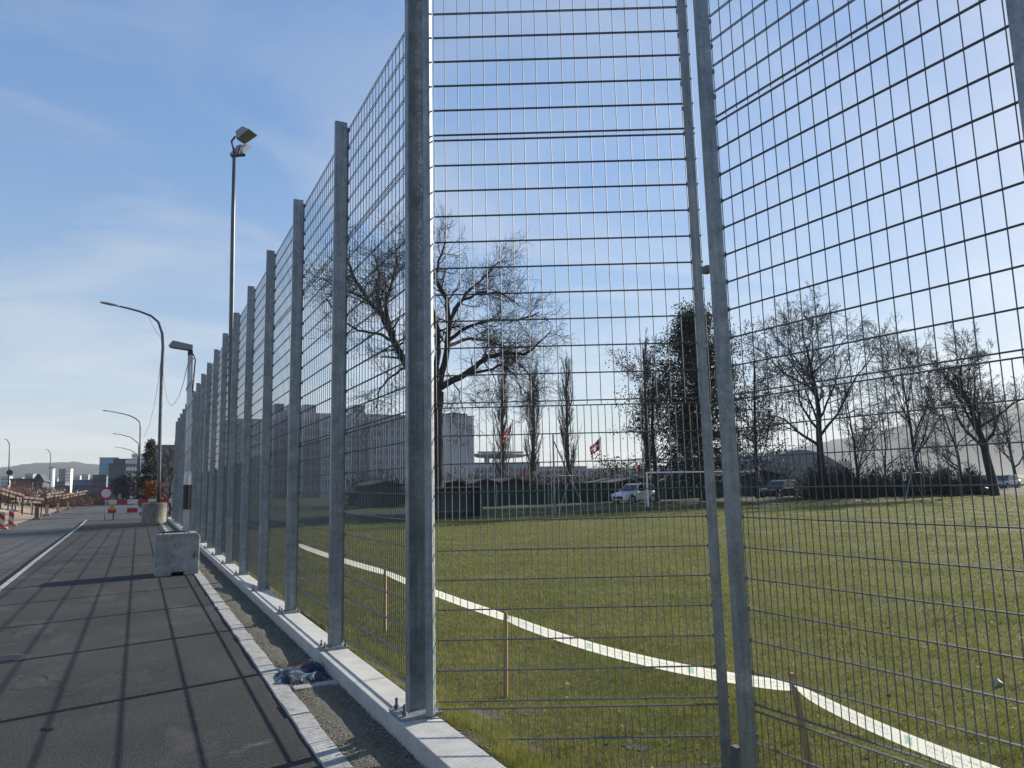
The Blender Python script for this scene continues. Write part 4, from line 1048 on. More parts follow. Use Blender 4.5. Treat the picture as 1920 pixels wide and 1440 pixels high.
b = MB(); b.tube([sp+[-.02,.06,0], sp+[0,.01,.006], sp+[.012,-.02,.004], sp+[.035,-.055,0]], [.004,.008,.007,.010], 7); tag(b.build('stick', DARKIRON), 'short bent black stick lying on the asphalt footway', 'stick')
dc = atZ(8, 1236, Z_PAVE)
t = thing('drain_cover', 'round cast iron drain cover in the footway at the left edge', 'drain cover', (dc[0], dc[1], Z_PAVE))
b = MB(); b.cyl(dc, .22, Z_PAVE-.05, Z_PAVE+.004, 28); b.build('frame', DARKIRON, t)
b = MB(); b.cyl(dc, .17, Z_PAVE-.05, Z_PAVE+.007, 28); b.build('lid', DARKIRON, t)
for k in range(-3, 4):
    b = MB(); hw = math.sqrt(.15**2 - (k*.042)**2); b.box(dc[0]-hw, dc[0]+hw, dc[1]+k*.042-.011, dc[1]+k*.042+.011, Z_PAVE+.0072, Z_PAVE+.012); b.build('rib', DARKIRON, t)

# ================================================================== FIELD THINGS
# boundary tape on wooden stakes
def stake(label, top_px, base_px, w=.035, lean_to=None):
    bb = atZ(base_px[0], base_px[1], Z_FIELD); v_ = ray(*top_px); tt = math.hypot(bb[0], bb[1]) / math.hypot(v_[0], v_[1])
    if lean_to: tt *= lean_to
    tp_ = np.array([v_[0]*tt, v_[1]*tt, CAM_H + v_[2]*tt])
    b = MB(); ax = np.array([.82,-.57,0]); ay = np.array([.57,.82,0]); pts = []
    for c, s in ((bb - [0,0,.1], 1), (tp_ - (tp_-bb)*.06, 1), (tp_, .55)):
        for i, j in ((-1,-1),(1,-1),(1,1),(-1,1)): pts.append(c + ax*i*w/2*s + ay*j*w/2*s)
    b.add(pts, [(3,2,1,0),(8,9,10,11)] + [(k*4+i, k*4+(i+1)%4, k*4+4+(i+1)%4, k*4+4+i) for k in (0,1) for i in range(4)])
    tag(b.build('wooden_stake', WOOD), label, 'stake', 'stakes holding the white tape'); return bb, tp_
s1 = stake('upright wooden stake holding the tape in the angled bay', (948,1146), (948,1306))
s2 = stake('leaning wooden stake holding the tape right of the gate post', (1485,1262), (1524,1452), .04, .99)
s3 = stake('wooden stake seen through the first bay of the long fence', (722,1066), (722,1186))
def tape_mat():
    m = bpy.data.materials.new('printed white tape'); m.use_nodes = True; N, L = m.node_tree.nodes, m.node_tree.links
    b = N['Principled BSDF']; b.inputs['Roughness'].default_value = .45
    uv = N.new('ShaderNodeUVMap'); s = N.new('ShaderNodeSeparateXYZ'); L.new(uv.outputs[0], s.inputs[0])
    def mth(op, a, b_=None):
        n = N.new('ShaderNodeMath'); n.operation = op
        for i, x in enumerate((a, b_)):
            if x is None: continue
            if isinstance(x, (int, float)): n.inputs[i].default_value = x
            else: L.new(x, n.inputs[i])
        return n.outputs[0]
    u, v = s.outputs[0], s.outputs[1]
    per = mth('FRACT', mth('DIVIDE', u, .95))
    green = mth('MULTIPLY', mth('MULTIPLY', mth('LESS_THAN', per, .055), mth('GREATER_THAN', v, .22)), mth('LESS_THAN', v, .80))
    n = N.new('ShaderNodeTexNoise'); n.inputs['Scale'].default_value = 1.0; n.inputs['Detail'].default_value = 2
    mpn = N.new('ShaderNodeMapping'); mpn.inputs['Scale'].default_value = (90, 6, 1); L.new(uv.outputs[0], mpn.inputs[0]); L.new(mpn.outputs[0], n.inputs['Vector'])
    line1 = mth('MULTIPLY', mth('GREATER_THAN', v, .58), mth('LESS_THAN', v, .74)); line2 = mth('MULTIPLY', mth('GREATER_THAN', v, .30), mth('LESS_THAN', v, .42))
    txt = mth('MULTIPLY', mth('MULTIPLY', mth('ADD', line1, line2), mth('GREATER_THAN', n.outputs['Fac'], .52)), mth('MULTIPLY', mth('GREATER_THAN', per, .16), mth('LESS_THAN', per, .88)))
    m1 = N.new('ShaderNodeMixRGB'); m1.inputs[1].default_value = (.90,.90,.86,1); m1.inputs[2].default_value = (.64,.68,.65,1); L.new(txt, m1.inputs[0])
    m2 = N.new('ShaderNodeMixRGB'); m2.inputs[2].default_value = (.60,.75,.68,1); L.new(m1.outputs[0], m2.inputs[1]); L.new(mth('MULTIPLY', green, mth('GREATER_THAN', n.outputs['Fac'], .42)), m2.inputs[0])
    L.new(m2.outputs[0], b.inputs['Base Color'])
    tr = N.new('ShaderNodeBsdfTranslucent'); L.new(m2.outputs[0], tr.inputs[0]); mx = N.new('ShaderNodeMixShader'); mx.inputs[0].default_value = .55
    L.new(b.outputs[0], mx.inputs[1]); L.new(tr.outputs[0], mx.inputs[2]); L.new(mx.outputs[0], N['Material Output'].inputs['Surface'])
    return m
TAPE = tape_mat()
def tape(label, p, q, sag, w=.074, twist0=0, n=40, tilt=0.0):
    p, q = np.array(p), np.array(q); L = np.linalg.norm(q-p); h = norm(np.array([q[0]-p[0], q[1]-p[1], 0])); side = np.array([-h[1], h[0], 0])
    V, uvs = [], []
    for i in range(n+1):
        f = i/n; c = p*(1-f)+q*f - np.array([0,0,4*f*(1-f)*sag])
        a = tilt + twist0*math.exp(-f*12) + .05*math.sin(f*5)
        up_ = np.array([0,0,1])*math.cos(a) + side*math.sin(a)
        ww = w*(1-.45*math.exp(-f*30)-.3*math.exp(-(1-f)*40))
        V += [c-up_*ww/2, c+up_*ww/2]; uvs += [(f*L,0),(f*L,1)]
    b = MB(); b.add(V, [(2*i,2*i+2,2*i+3,2*i+1) for i in range(n)]); o = b.build('barrier_tape', TAPE, smooth=False)
    ul = o.data.uv_layers.new(name='UVMap')
    for lp_ in o.data.loops: ul.data[lp_.index].uv = uvs[lp_.vertex_index]
    md = o.modifiers.new('thick', 'SOLIDIFY'); md.thickness = .0006
    tag(o, label, 'tape', 'white boundary tape'); return o
a1 = s1[1]-[0,0,.055]; a2 = s2[1]-[0,0,.085]; a3 = s3[1]-[0,0,.05]
tape('white printed tape sagging between the upright and the leaning stake', a1, a2, .075, twist0=.5)
v_ = ray(1885, 1452); e1 = a2.copy(); e1 = np.array([v_[0], v_[1], v_[2]]); tt = 3.55/e1[0]; e1 = np.array([e1[0]*tt, e1[1]*tt, CAM_H+e1[2]*tt])
v_ = ray(1900, 1462); tt = 4.05/math.hypot(v_[0], v_[1]); e1 = np.array([v_[0]*tt, v_[1]*tt, CAM_H+v_[2]*tt])
tape('white printed tape running from the leaning stake out of the picture', a2, e1, .03, twist0=-.9)
tape('white tape between the upright stake and the one behind the long fence', a3, a1, .02)
far = atZ(566, 1038, Z_FIELD); far[2] = Z_FIELD + .38; far = np.array([*(far[:2]), far[2]])
v_ = ray(560, 1022); tt = 14.0/math.hypot(v_[0], v_[1]); far = np.array([v_[0]*tt, v_[1]*tt, CAM_H+v_[2]*tt])
tape('far end of the white tape seen through the long fence', far, a3, .02)
# small pale litter on the lawn
lt = atZ(1872, 1288, Z_FIELD)
b = MB(); b.add([lt+np.array([x,y_,z]) for x,y_,z in ((-.07,0,0),(0,.05,.05),(.08,0,.01),(.02,-.05,.03),(.03,.02,.07),(-.03,-.03,.06))], [(0,1,4),(1,2,4),(2,3,4),(3,5,4),(5,0,4),(0,5,3)])
tag(b.build('paper_scrap', mat('dirty paper', [(0.20,0.18,0.15),(0.42,0.40,0.36)], 30, .8)), 'crumpled pale paper scrap lying on the lawn at right', 'litter')

# football goal
gl = thing('football_goal', 'white football goal at the far field edge behind the tube frame', 'goal', (*atY(1285, 940, 38.3)[:2], Z_FIELD))
g0, g1 = atY(1212, 877, 38.3), atY(1372, 874, 38.3); zt = Z_FIELD+2.44
for g_ in (g0, g1):
    b = MB(); b.tube([(g_[0],38.3,Z_FIELD),(g_[0],38.3,zt)], .055, 10); b.build('goal_post', WHITEP, gl)
    b = MB(); b.tube([(g_[0],38.3,zt-.05),(g_[0]+1.1,40.0,Z_FIELD+.05)], .025, 8); b.build('back_stay', WHITEP, gl)
b = MB(); b.tube([(g0[0],38.3,zt),(g1[0],38.3,zt)], .055, 10); b.build('crossbar', WHITEP, gl)
b = MB(); b.tube([(g0[0]+1.1,40,Z_FIELD+.05),(g1[0]+1.1,40,Z_FIELD+.05)], .03, 8); b.build('ground_bar', WHITEP, gl)
# ball catch masts
def A_mast(label, px_top, legs, Y, m=GALV):
    t = thing('net_mast', label, 'mast', (*atY(px_top[0], px_top[1], Y)[:2], Z_FIELD), 'braced masts at the field edge')
    for i, (a, c, dy0, dy1, r) in enumerate(legs):
        A_, B_ = atY(a[0], a[1], Y+dy0), atY(c[0], c[1], Y+dy1)
        b = MB(); b.tube([A_, B_], r, 8); b.build(['leg','leg','brace','brace','brace'][min(i,4)], m, t)
A_mast('tall braced grey mast in front of the right poplar', (1038,815), [((1037,814),(1040,962),0,0,.055),((1039,828),(1096,956),0,1.2,.045),((1065,905),(1048,962),.5,-.3,.025),((1042,892),(1078,892),0,.6,.02)], 37.6)
A_mast('lattice A shaped mast in front of the dark hedge', (1722,815), [((1722,815),(1698,938),0,0,.045),((1722,815),(1736,938),0,.8,.045),((1710,886),(1728,886),0,.2,.03),((1710,887),(1733,939),0,.6,.03)], 37.4)
# dugout and green screen
dg = thing('dugout_shelter', 'dark blue green team dugout shelter right of the corner post', 'shelter', (*atY(865, 970, 38.0)[:2], Z_FIELD))
d0, d1 = atY(800, 930, 38.0)[0], atY(903, 930, 38.0)[0]
TEAL = mat('dark teal sheet', [(0.022,0.045,0.055),(0.036,0.065,0.075)], 1.2, .5)
b = MB(); b.box(d0, d1, 39.0, 39.05, Z_FIELD, 1.35); b.build('back_panel', TEAL, dg)
b = MB(); b.box(d1-.05, d1, 37.9, 38.99, Z_FIELD, 1.42); b.build('side_panel', TEAL, dg)
b = MB(); b.box(d0, d1-.06, 37.85, 39.1, 1.36, 1.42); b.build('roof', GALV2, dg)
for f in np.linspace(.02, .9, 6):
    x = d0+(d1-d0)*f; b = MB(); b.box(x-.03, x+.03, 38.92, 38.99, Z_FIELD, 1.35); b.build('upright', GALV2, dg)
b = MB(); b.box(d0+.1, d1-.2, 38.5, 38.8, 0.0, .05); b.build('bench', GALV2, dg)
gsn = thing('green_screen', 'long dark green fabric screen fence beyond the field', 'screen fence', (*atY(1150, 945, 54)[:2], Z_FIELD))
x = atY(880, 930, 54)[0]; xe = atY(1480, 930, 54)[0]; i = 0
while x < xe:
    b = MB(); b.box(x+.04, x+2.46, 54.0, 54.02, Z_FIELD+.05, 1.40+.03*math.sin(i*1.7)); b.build('fabric_panel', GREENS, gsn)
    b = MB(); b.tube([(x,54.05,Z_FIELD),(x,54.05,1.5)], .04, 8); b.build('screen_post', GALV2, gsn)
    x += 2.5; i += 1

# cars
def car(label, px, py, Y, yaw, paint, L=4.35, Wd=1.8, H=1.62, z=Z_FIELD+.08, group='cars parked beyond the field'):
    base = atY(px, py, Y); base[2] = z
    t = thing('parked_car', label, 'car', base, group); t.rotation_euler = (0, 0, yaw)
    def part(b, name, m, parent=t, smooth=False, bevel=0, recalc=True):
        o = b.build(name, m, None, smooth=smooth, bevel=bevel, recalc=recalc); o.parent = parent; return o
    # body: stations along x (front = -x), (x, zbottom, zbelt, halfwidth)
    st = [(-.50,.34,.62,.36),(-.475,.24,.74,.43),(-.40,.22,.86,.47),(-.24,.20,.95,.49),(-.12,.20,.99,.5),(.15,.20,1.0,.5),(.36,.22,1.02,.49),(.46,.26,1.0,.46),(.495,.36,.92,.42)]
    V, F_ = [], []
    for x, zb, zt_, hw in st:
        X = x*L; w = hw*Wd
        V += [(X,-w*.9,zb),(X,-w,zb+.14),(X,-w,zt_-.12),(X,-w*.93,zt_),(X,w*.93,zt_),(X,w,zt_-.12),(X,w,zb+.14),(X,w*.9,zb)]
    for j in range(len(st)-1):
        for i in range(8): F_.append((j*8+i, j*8+(i+1)%8, j*8+8+(i+1)%8, j*8+8+i))
    F_ += [tuple(range(8)), tuple((len(st)-1)*8+i for i in range(8))]
    b = MB(); b.add(V, F_); body = part(b, 'body', paint, bevel=.02)
    # cabin
    cs_ = [(-.22,.96,.98,.45),(-.06,1.0,H-.10,.41),(.02,1.0,H-.01,.40),(.22,1.0,H,.40),(.38,1.0,H-.07,.39),(.47,.99,1.03,.42)]
    V, F_ = [], []
    for x, zb, zt_, hw in cs_:
        X = x*L; V += [(X,-.47*Wd,zb-.03),(X,-hw*Wd,zt_),(X,hw*Wd,zt_),(X,.47*Wd,zb-.03)]
    for j in range(len(cs_)-1):
        for i in range(3): F_.append((j*4+i, j*4+i+1, j*4+5+i, j*4+4+i))
    b = MB(); b.add(V, F_); part(b, 'cabin', paint, bevel=.015)
    def side_win(xa, xb, xc, xd, s):
        zb, zt_ = 1.03, H-.13
        def yy(zv): 
            f = (zv-.97)/(H-.97); return s*(.47 + (.40-.47)*f)*Wd + s*.014
        b = MB(); b.add([(xa*L,yy(zb),zb),(xb*L,yy(zb),zb),(xc*L,yy(zt_),zt_),(xd*L,yy(zt_),zt_)], [(0,1,2,3)]); return part(b, 'side_window', GLASS, recalc=False)
    for s in (-1, 1):
        side_win(-.16,.055,.055,-.045,s); side_win(.07,.25,.24,.07,s); side_win(.265,.40,.345,.255,s)
        for xw in (-.31, .31):
            b = MB(); b.tube([(xw*L,s*.40*Wd,.33),(xw*L,s*.505*Wd,.33)], .34, 20); tw_ = part(b, 'wheel', TYRE)
            b = MB(); b.tube([(xw*L,s*.5055*Wd,.33),(xw*L,s*.512*Wd,.33)], .22, 16); part(b, 'rim', RIM, tw_)
            b = MB(); aa = np.linspace(-.15, math.pi+.15, 14); b.tube([(xw*L+.40*math.cos(a), s*.485*Wd, .34+.40*math.sin(a)) for a in aa], .045, 6); part(b, 'wheel_arch', BLACKP)
        b = MB(); b.box(-.17*L, -.14*L, s*.5*Wd - .06, s*.5*Wd+.10, 1.0, 1.12); part(b, 'mirror', paint)
        b = MB(); b.box(-.482*L, -.44*L, s*.40*Wd-.12, s*.40*Wd+.10, .70, .80); part(b, 'headlight', LAMPW)
        b = MB(); b.box(.462*L, .492*L, s*.39*Wd-.08, s*.39*Wd+.08, .82, .96); part(b, 'tail_light', REDL)
    b = MB(); b.add([(-.205*L,-.42*Wd,1.005),(-.205*L,.42*Wd,1.005),(-.064*L,.37*Wd,H-.125),(-.064*L,-.37*Wd,H-.125)], [(0,1,2,3)])
    o = part(b, 'windscreen', GLASS, recalc=False); o.location = (-.02, 0, .02)
    b = MB(); b.box(-.505*L, -.49*L, -.28*Wd, .28*Wd, .40, .60); part(b, 'grille', BLACKP)
    b = MB(); b.box(-.42*L, .44*L, -.47*Wd, .47*Wd, .17, .30); part(b, 'sill', BLACKP)
    return t
car('white parked crossover car in front of the green screen', 1190, 940, 49.2, R(14), CARW)
car('black parked car in the shade right of the gate post', 1462, 935, 47, R(8), CARD)
car('silver parked car near the right picture edge', 1885, 925, 46, R(5), CARS)
car('dark parked car half hidden by the thick leaning tree', 1830, 925, 52, R(-6), CARD)

# flags
def flag(label, px, ytop, ybot, Y, corners, cross=True, name='flag'):
    a = atY(px, ytop, Y)
    t = thing(name, label, 'flag', (a[0], Y, Z_FIELD), 'red flags beyond the field')
    b = MB(); b.tube([(a[0],Y,Z_FIELD),(a[0],Y,a[2])], .045, 8); b.build('flag_pole', GALV2, t)
    q = [atY(x, y, Y-.05) for x, y in corners]; n = 12; V = []
    for i in range(n+1):
        for j in range(n+1):
            u, w = i/n, j/n
            c = q[0]*(1-u)*(1-w)+q[1]*u*(1-w)+q[2]*u*w+q[3]*(1-u)*w
            V.append(c+np.array([0, .16*math.sin(u*8+w*3)*u, 0]))
    F_ = [(i*(n+1)+j,(i+1)*(n+1)+j,(i+1)*(n+1)+j+1,i*(n+1)+j+1) for i in range(n) for j in range(n)]
    b = MB()
    for k, f in enumerate(F_):
        i, j = divmod(k, n)
        w_ = cross and ((5 <= i <= 6 and 2 <= j <= 9) or (5 <= j <= 6 and 2 <= i <= 9))
        b.add([V[x] for x in f], [(0,1,2,3)], 1 if w_ else 0)
    b.build('cloth', [REDF, WHITEF], t)
flag('red flag with white cross hanging before the left poplar', 961, 786, 950, 70, [(960,792),(945,815),(941,832),(958,810)])
flag('larger red flag with white cross right of the net mast', 1126, 818, 950, 66, [(1125,821),(1107,838),(1106,855),(1125,843)])
flag('tiny red and white pennant left of the white goal', 1157, 872, 948, 60, [(1156,874),(1154,876),(1154,886),(1157,886)], False)
flag('tiny red and white pennant beside the goal crossbar', 1202, 868, 948, 60, [(1201,871),(1196,872),(1196,884),(1201,884)], False)
flag('small red flag low between the left and middle poplars', 984, 874, 948, 66, [(984,878),(977,884),(976,894),(984,890)], False)

# small things by the right hedge
bq = atY(1846, 928, 37.2)
t = thing('rubble_bag', 'round dark green bag standing at the field edge by the thick tree', 'bag', (bq[0], bq[1], Z_FIELD))
b = MB(); pr = [(.25,0),(.50,.12),(.58,.35),(.48,.55),(.25,.68),(.08,.72)]; n = 14
b.add([(bq[0]+r*math.cos(2*math.pi*i/n)*(1+.06*math.sin(3*i)), bq[1]+r*math.sin(2*math.pi*i/n), Z_FIELD+z) for r, z in pr for i in range(n)], [(j*n+i, j*n+(i+1)%n, (j+1)*n+(i+1)%n, (j+1)*n+i) for j in range(5) for i in range(n)]+[tuple(5*n+i for i in range(n))])
b.build('bag_body', mat('dark green sack', [(0.010,0.035,0.032),(0.02,0.05,0.045)], 5, .6), t, smooth=True)
b = MB(); b.tube([(bq[0],bq[1],Z_FIELD+.70),(bq[0]+.02,bq[1],Z_FIELD+.84)], [.09,.13], 10); b.build('tied_neck', mat('sack neck', [(0.012,0.04,0.036)], 5, .6), t)
bn = atY(1796, 930, 37.4)
t = thing('litter_bin', 'brown wooden slat bin at the right end of the hedge', 'bin', (bn[0], bn[1], Z_FIELD))
for k in range(10):
    a = k/10*2*math.pi; b = MB(); b.box(bn[0]+.36*math.cos(a)-.09, bn[0]+.36*math.cos(a)+.09, bn[1]+.36*math.sin(a)-.09, bn[1]+.36*math.sin(a)+.09, Z_FIELD, Z_FIELD+.85); b.build('slat', mat('brown slat', [(0.045,0.028,0.022)], 1, .8) if k == 0 else bpy.data.materials['brown slat'], t)
# white framed notice on the hedge
nt = atY(1696, 893, 38.2)
t = thing('notice_board', 'small white framed notice board in front of the hedge', 'notice board', (nt[0], nt[1], Z_FIELD))
b = MB(); b.tube([(nt[0],nt[1]+.05,Z_FIELD),(nt[0],nt[1]+.05,nt[2]-.3)], .03, 6); b.build('board_post', GALV2, t)
b = MB(); b.box(nt[0]-.2, nt[0]+.2, nt[1], nt[1]+.03, nt[2]-.34, nt[2]+.34); b.build('white_frame', WHITEP, t)
b = MB(); b.box(nt[0]-.13, nt[0]+.13, nt[1]-.006, nt[1]-.001, nt[2]-.26, nt[2]+.26); b.build('dark_face', CARD, t)
# ================================================================== BUILDINGS
def facade(rgb, v=.15): return [tuple(c*(1-v) for c in rgb), rgb]
WGL = mat('far window glass', [(0.05,0.065,0.08)], 1, .15)
def building(name, label, px0, px1, ytop, Y, depth, rgb, rows=0, cols=0, wz=(0.12, 0.9), wf=0.6, hf=0.55, band=False, group='buildings beyond the field', zb=-.5, wm=None, roofh=.3, side=None):
    x0, x1 = atY(px0, ytop, Y)[0], atY(px1, ytop, Y)[0]; z1 = atY((px0+px1)/2, ytop, Y)[2]
    t = thing(name, label, 'building', ((x0+x1)/2, Y, zb), group)
    m = mat(name + ' wall', facade(rgb), .4, .85)
    b = MB(); b.box(x0, x1, Y, Y+depth, zb, z1); b.build('wall', m, t)
    b = MB(); b.box(x0-.15, x1+.15, Y-.15, Y+depth+.15, z1+.001, z1+roofh); b.build('roof', mat(name + ' roof', facade(tuple(c*.8 for c in rgb)), .4, .9), t)
    if rows and cols:
        H = z1 - zb; cw, rh = (x1-x0)/cols, H*(wz[1]-wz[0])/rows
        wb = MB(); wb.box(-cw*wf/2, cw*wf/2, -.06, -.004, -rh*hf/2, rh*hf/2); me = wb.mesh('window', wm or WGL)
        for r in range(rows):
            for c in range(cols):
                o = bpy.data.objects.new('window', me); C.objects.link(o); o.parent = t
                o.location = (x0+cw*(c+.5)-t.location.x, 0, H*wz[0]+rh*(r+.5))
        if side:
            sc_, sx = side; dw = depth/sc_
            wb = MB(); sg_ = 1 if sx > 0 else -1; wb.box(sg_*.004, sg_*.06, -dw*wf/2, dw*wf/2, -rh*hf/2, rh*hf/2) if sg_ > 0 else wb.box(-.06, -.004, -dw*wf/2, dw*wf/2, -rh*hf/2, rh*hf/2)
            me2 = wb.mesh('window', wm or WGL)
            for r in range(rows):
                for c in range(sc_):
                    o = bpy.data.objects.new('window', me2); C.objects.link(o); o.parent = t
                    o.location = ((x1 if sx > 0 else x0)-t.location.x, dw*(c+.5), H*wz[0]+rh*(r+.5))
    return t, x0, x1, z1
# row of office slabs with narrow gaps between them
FPAN = mat('facade panel', [(0.42,0.415,0.43),(0.52,0.51,0.52)], .3, .8, rnd=30)
OGL = mat('grey office window', [(0.24,0.245,0.265)], 1, .35)
slabs = [(430,512,788,150,7,'leftmost of the row of grey office slabs behind the fence'),(516,539,775,153,3,'narrow grey office slab with a louvred roof box'),(543,567,779,150,3,'second narrow grey office slab from the left'),(571,600,777,153,3,'grey office slab left of the second mesh post'),(604,659,781,150,5,'wide grey office slab seen through the second bay'),(664,691,778,153,3,'grey office slab seen through the first bay'),(695,770,780,150,7,'rightmost grey office slab, left of the corner post')]
for pa, pb, yt_, Yv, nc, lab in slabs:
    t, x0, x1, z1 = building('office_building', lab, pa, pb, yt_, Yv, 14, (0.52,0.51,0.52), 7, nc*2, (.12,.96), .42, .62, group='row of office slabs behind the fence', wm=OGL)
    n = nc; w = (x1-x0)/n
    for i in range(n+1):
        b = MB(); xx = x0 + i*w; b.box(xx-.16, xx+.16, Yv-.4, Yv-.002, -.5, z1-.02); b.build('facade_fin', FPAN, t)
    if pb - pa < 32 or pa == 604:
        a, c = atY(pa+2, yt_-(22 if pb-pa < 32 else 9), Yv)[0], atY(pb-3, yt_-(20 if pb-pa < 32 else 7), Yv)
        b = MB(); b.box(a, c[0], Yv+2, Yv+8, z1+.31, c[2]); b.build('rooftop_plant', FPAN, t)
        for k in range(5):
            xx = a+(c[0]-a)*(k+.5)/5; b = MB(); b.box(xx-.09, xx+.09, Yv+1.8, Yv+1.99, z1+.32, c[2]-.1); b.build('louvre', GALV2, t)
# grey tower
t, x0, x1, z1 = building('tower_block', 'grey slab tower block right of the corner post', 827, 888, 781, 165, 14, (0.34,0.36,0.39))
for f0, f1 in ((.01,.26),(.29,.55),(.58,.99)):
    b = MB(); b.box(x0+(x1-x0)*f0, x0+(x1-x0)*f1, 164.75, 164.99, 1.0, z1-.1); b.build('facade_panel', mat('tower panel', [(0.27,0.29,0.32),(0.31,0.33,0.36)], .2, .8, rnd=9), t)
for pa, pb, ya in ((832,850,777),(852,870,775),(872,882,777)):
    a, c = atY(pa, ya, 166), atY(pb, ya, 166); b = MB(); b.box(a[0], c[0], 168, 172, z1+.31, c[2]+.4); b.build('rooftop_plant', GALV2, t)
# saucer roof on a column
sx = atY(938, 853, 190); t = thing('saucer_roof', 'thin flat saucer roof on a column right of the tower block', 'building', (sx[0], 190, -.5), 'buildings beyond the field')
rr = (atY(992,853,190)[0]-atY(888,853,190)[0])/2; n = 40; zc = sx[2]; pr = [(.3,-1.2),(rr*.8,-.75),(rr,0),(rr*.97,.35),(rr*.5,.55),(.3,.6)]
b = MB(); b.add([(sx[0]+r*math.cos(2*math.pi*i/n), 190+.5*r*math.sin(2*math.pi*i/n), zc+z) for r, z in pr for i in range(n)], [(j*n+i, j*n+(i+1)%n, (j+1)*n+(i+1)%n, (j+1)*n+i) for j in range(5) for i in range(n)])
b.build('roof_disc', mat('saucer grey', [(0.20,0.205,0.205),(0.26,0.26,0.26)], 1, .8), t, recalc=True)
cx = atY(913, 870, 190)[0]; b = MB(); b.cyl((cx,190), .8, -.5, zc-.85, 16); b.build('column', mat('saucer column', [(0.25,0.25,0.25)], 1, .8), t)
for k in range(14):
    a = -1+2*(k+.5)/14; b = MB(); b.box(sx[0]+a*rr*.8-.5, sx[0]+a*rr*.8+.5, 189, 190, zc+.62-.1, zc+1.0); b.build('roof_light', GALV2, t)
building('hall_building', 'low blue grey hall below the saucer roof', 882, 1012, 869, 175, 20, (0.22,0.25,0.29), 2, 16, (.35,.9))
building('low_hall', 'pale low hall between the middle and right poplars', 1008, 1100, 876, 200, 15, (0.27,0.28,0.30), 2, 12, (.35,.9))
building('distant_block', 'long pale distant block behind the larger red flag', 1100, 1220, 880, 230, 15, (0.30,0.33,0.37), 2, 12, (.35,.9))
# huts behind the green screen
def hut(label, px0, px1, yeave, yridge, Y, rgb, depth=5):
    yridge = yeave - (yeave-yridge)*.55
    x0, x1 = atY(px0, yeave, Y)[0], atY(px1, yeave, Y)[0]; ze = atY((px0+px1)/2, yeave, Y)[2]; zr = atY((px0+px1)/2, yridge, Y)[2]
    t = thing('garden_hut', label, 'hut', ((x0+x1)/2, Y, Z_FIELD), 'dark huts beyond the green screen')
    b = MB(); b.box(x0, x1, Y, Y+depth, Z_FIELD, ze); b.build('wall', mat('hut wall', [tuple(c*.7 for c in rgb), rgb], 2, .9), t)
    xm = (x0+x1)/2; b = MB(); b.prism([(x0-.4,ze-.05),(xm,zr),(x1+.4,ze-.05),(x1+.4,ze+.1),(xm,zr+.17),(x0-.4,ze+.1)], 1, Y-.4, Y+depth+.4); b.build('roof', mat('hut roof', [(0.018,0.016,0.018),(0.03,0.027,0.028)], 2, .8), t, recalc=True)
    b = MB(); b.prism([(x0,ze+.002),(x1,ze+.002),(xm,zr-.06)], 1, Y+.02, Y+.08); b.build('gable', bpy.data.materials['hut wall'], t, recalc=True)
    b = MB(); b.box(xm-.45, xm+.45, Y-.04, Y-.003, Z_FIELD, Z_FIELD+2); b.build('door', BLACKP, t)
for a in (('dark hut with low gable left of the flag poplar', 890, 930, 908, 896, 60, (0.03,0.025,0.025)), ('dark gabled hut below the left poplar', 935, 990, 907, 893, 60, (0.028,0.024,0.026)), ('wide dark hut below the tower block', 822, 886, 909, 900, 62, (0.035,0.028,0.03)), ('dark hut behind the white car', 1150, 1230, 905, 893, 60, (0.03,0.028,0.03)), ('dark hut at the left of the brown leaved tree', 1235, 1310, 905, 893, 61, (0.026,0.026,0.028)), ('dark hut seen through the first bay of the long fence', 700, 748, 911, 898, 62, (0.05,0.042,0.042)), ('dark hut behind the black parked car', 1390, 1460, 893, 876, 55, (0.02,0.018,0.018))):
    hut(*a)
# pale vaulted hall on the right
v0, v1 = atY(1405, 890, 90)[0], atY(1600, 890, 90)[0]; zr = atY(1490, 843, 90)[2]
t = thing('vaulted_hall', 'pale grey hall with a curved roof behind the tall bare tree', 'building', ((v0+v1)/2, 90, Z_FIELD), 'buildings beyond the field')
n = 16; arc = [(v0+(v1-v0)*i/n, 1.6+(zr-1.6)*math.sin(math.pi*(i+.6)/(n+1.2))) for i in range(n+1)]
b = MB(); b.prism([(v0,Z_FIELD)]+arc+[(v1,Z_FIELD)], 1, 90, 115); b.build('hall_body', mat('vault sheet', [(0.12,0.125,0.14),(0.17,0.175,0.19)], .3, .7), t, recalc=True)
for k in range(8):
    xx = v0+(v1-v0)*(k+.5)/8; b = MB(); b.box(xx-1.1, xx+1.1, 89.93, 89.99, .3, 1.6); b.build('window', WGL, t)

# --- far down the street
building('grey_office', 'large plain grey office building behind the spruce', 287, 366, 838, 115, 40, (0.23,0.215,0.235), 5, 6, (.05,.85), .35, .4, side=(5, -1), group='buildings along the street')
building('white_office', 'white stepped building with balcony bands far down the street', 237, 285, 862, 190, 25, (0.62,0.62,0.60), 5, 8, (.1,.95), .8, .45, group='buildings along the street')
building('white_attic', 'white set back upper storey on the balcony building', 248, 283, 853, 193, 15, (0.66,0.66,0.64), 1, 8, (.8,.97), .7, .6, group='buildings along the street', zb=8.0)
building('glass_tower', 'tall teal glass tower at the end of the street', 187, 222, 859, 330, 30, (0.14,0.30,0.38), 9, 8, (.1,.97), .86, .7, wm=mat('teal glass', [(0.10,0.24,0.32)], 1, .2), group='buildings along the street')
building('dark_block', 'dark brown block with flat roof right of the glass tower', 204, 237, 871, 230, 30, (0.10,0.095,0.11), 6, 7, (.1,.92), .55, .5, group='buildings along the street')
building('dark_penthouse', 'dark roof storey on top of the dark brown block', 213, 236, 862, 234, 18, (0.085,0.08,0.10), 1, 6, (.8,.95), .6, .6, group='buildings along the street', zb=6)
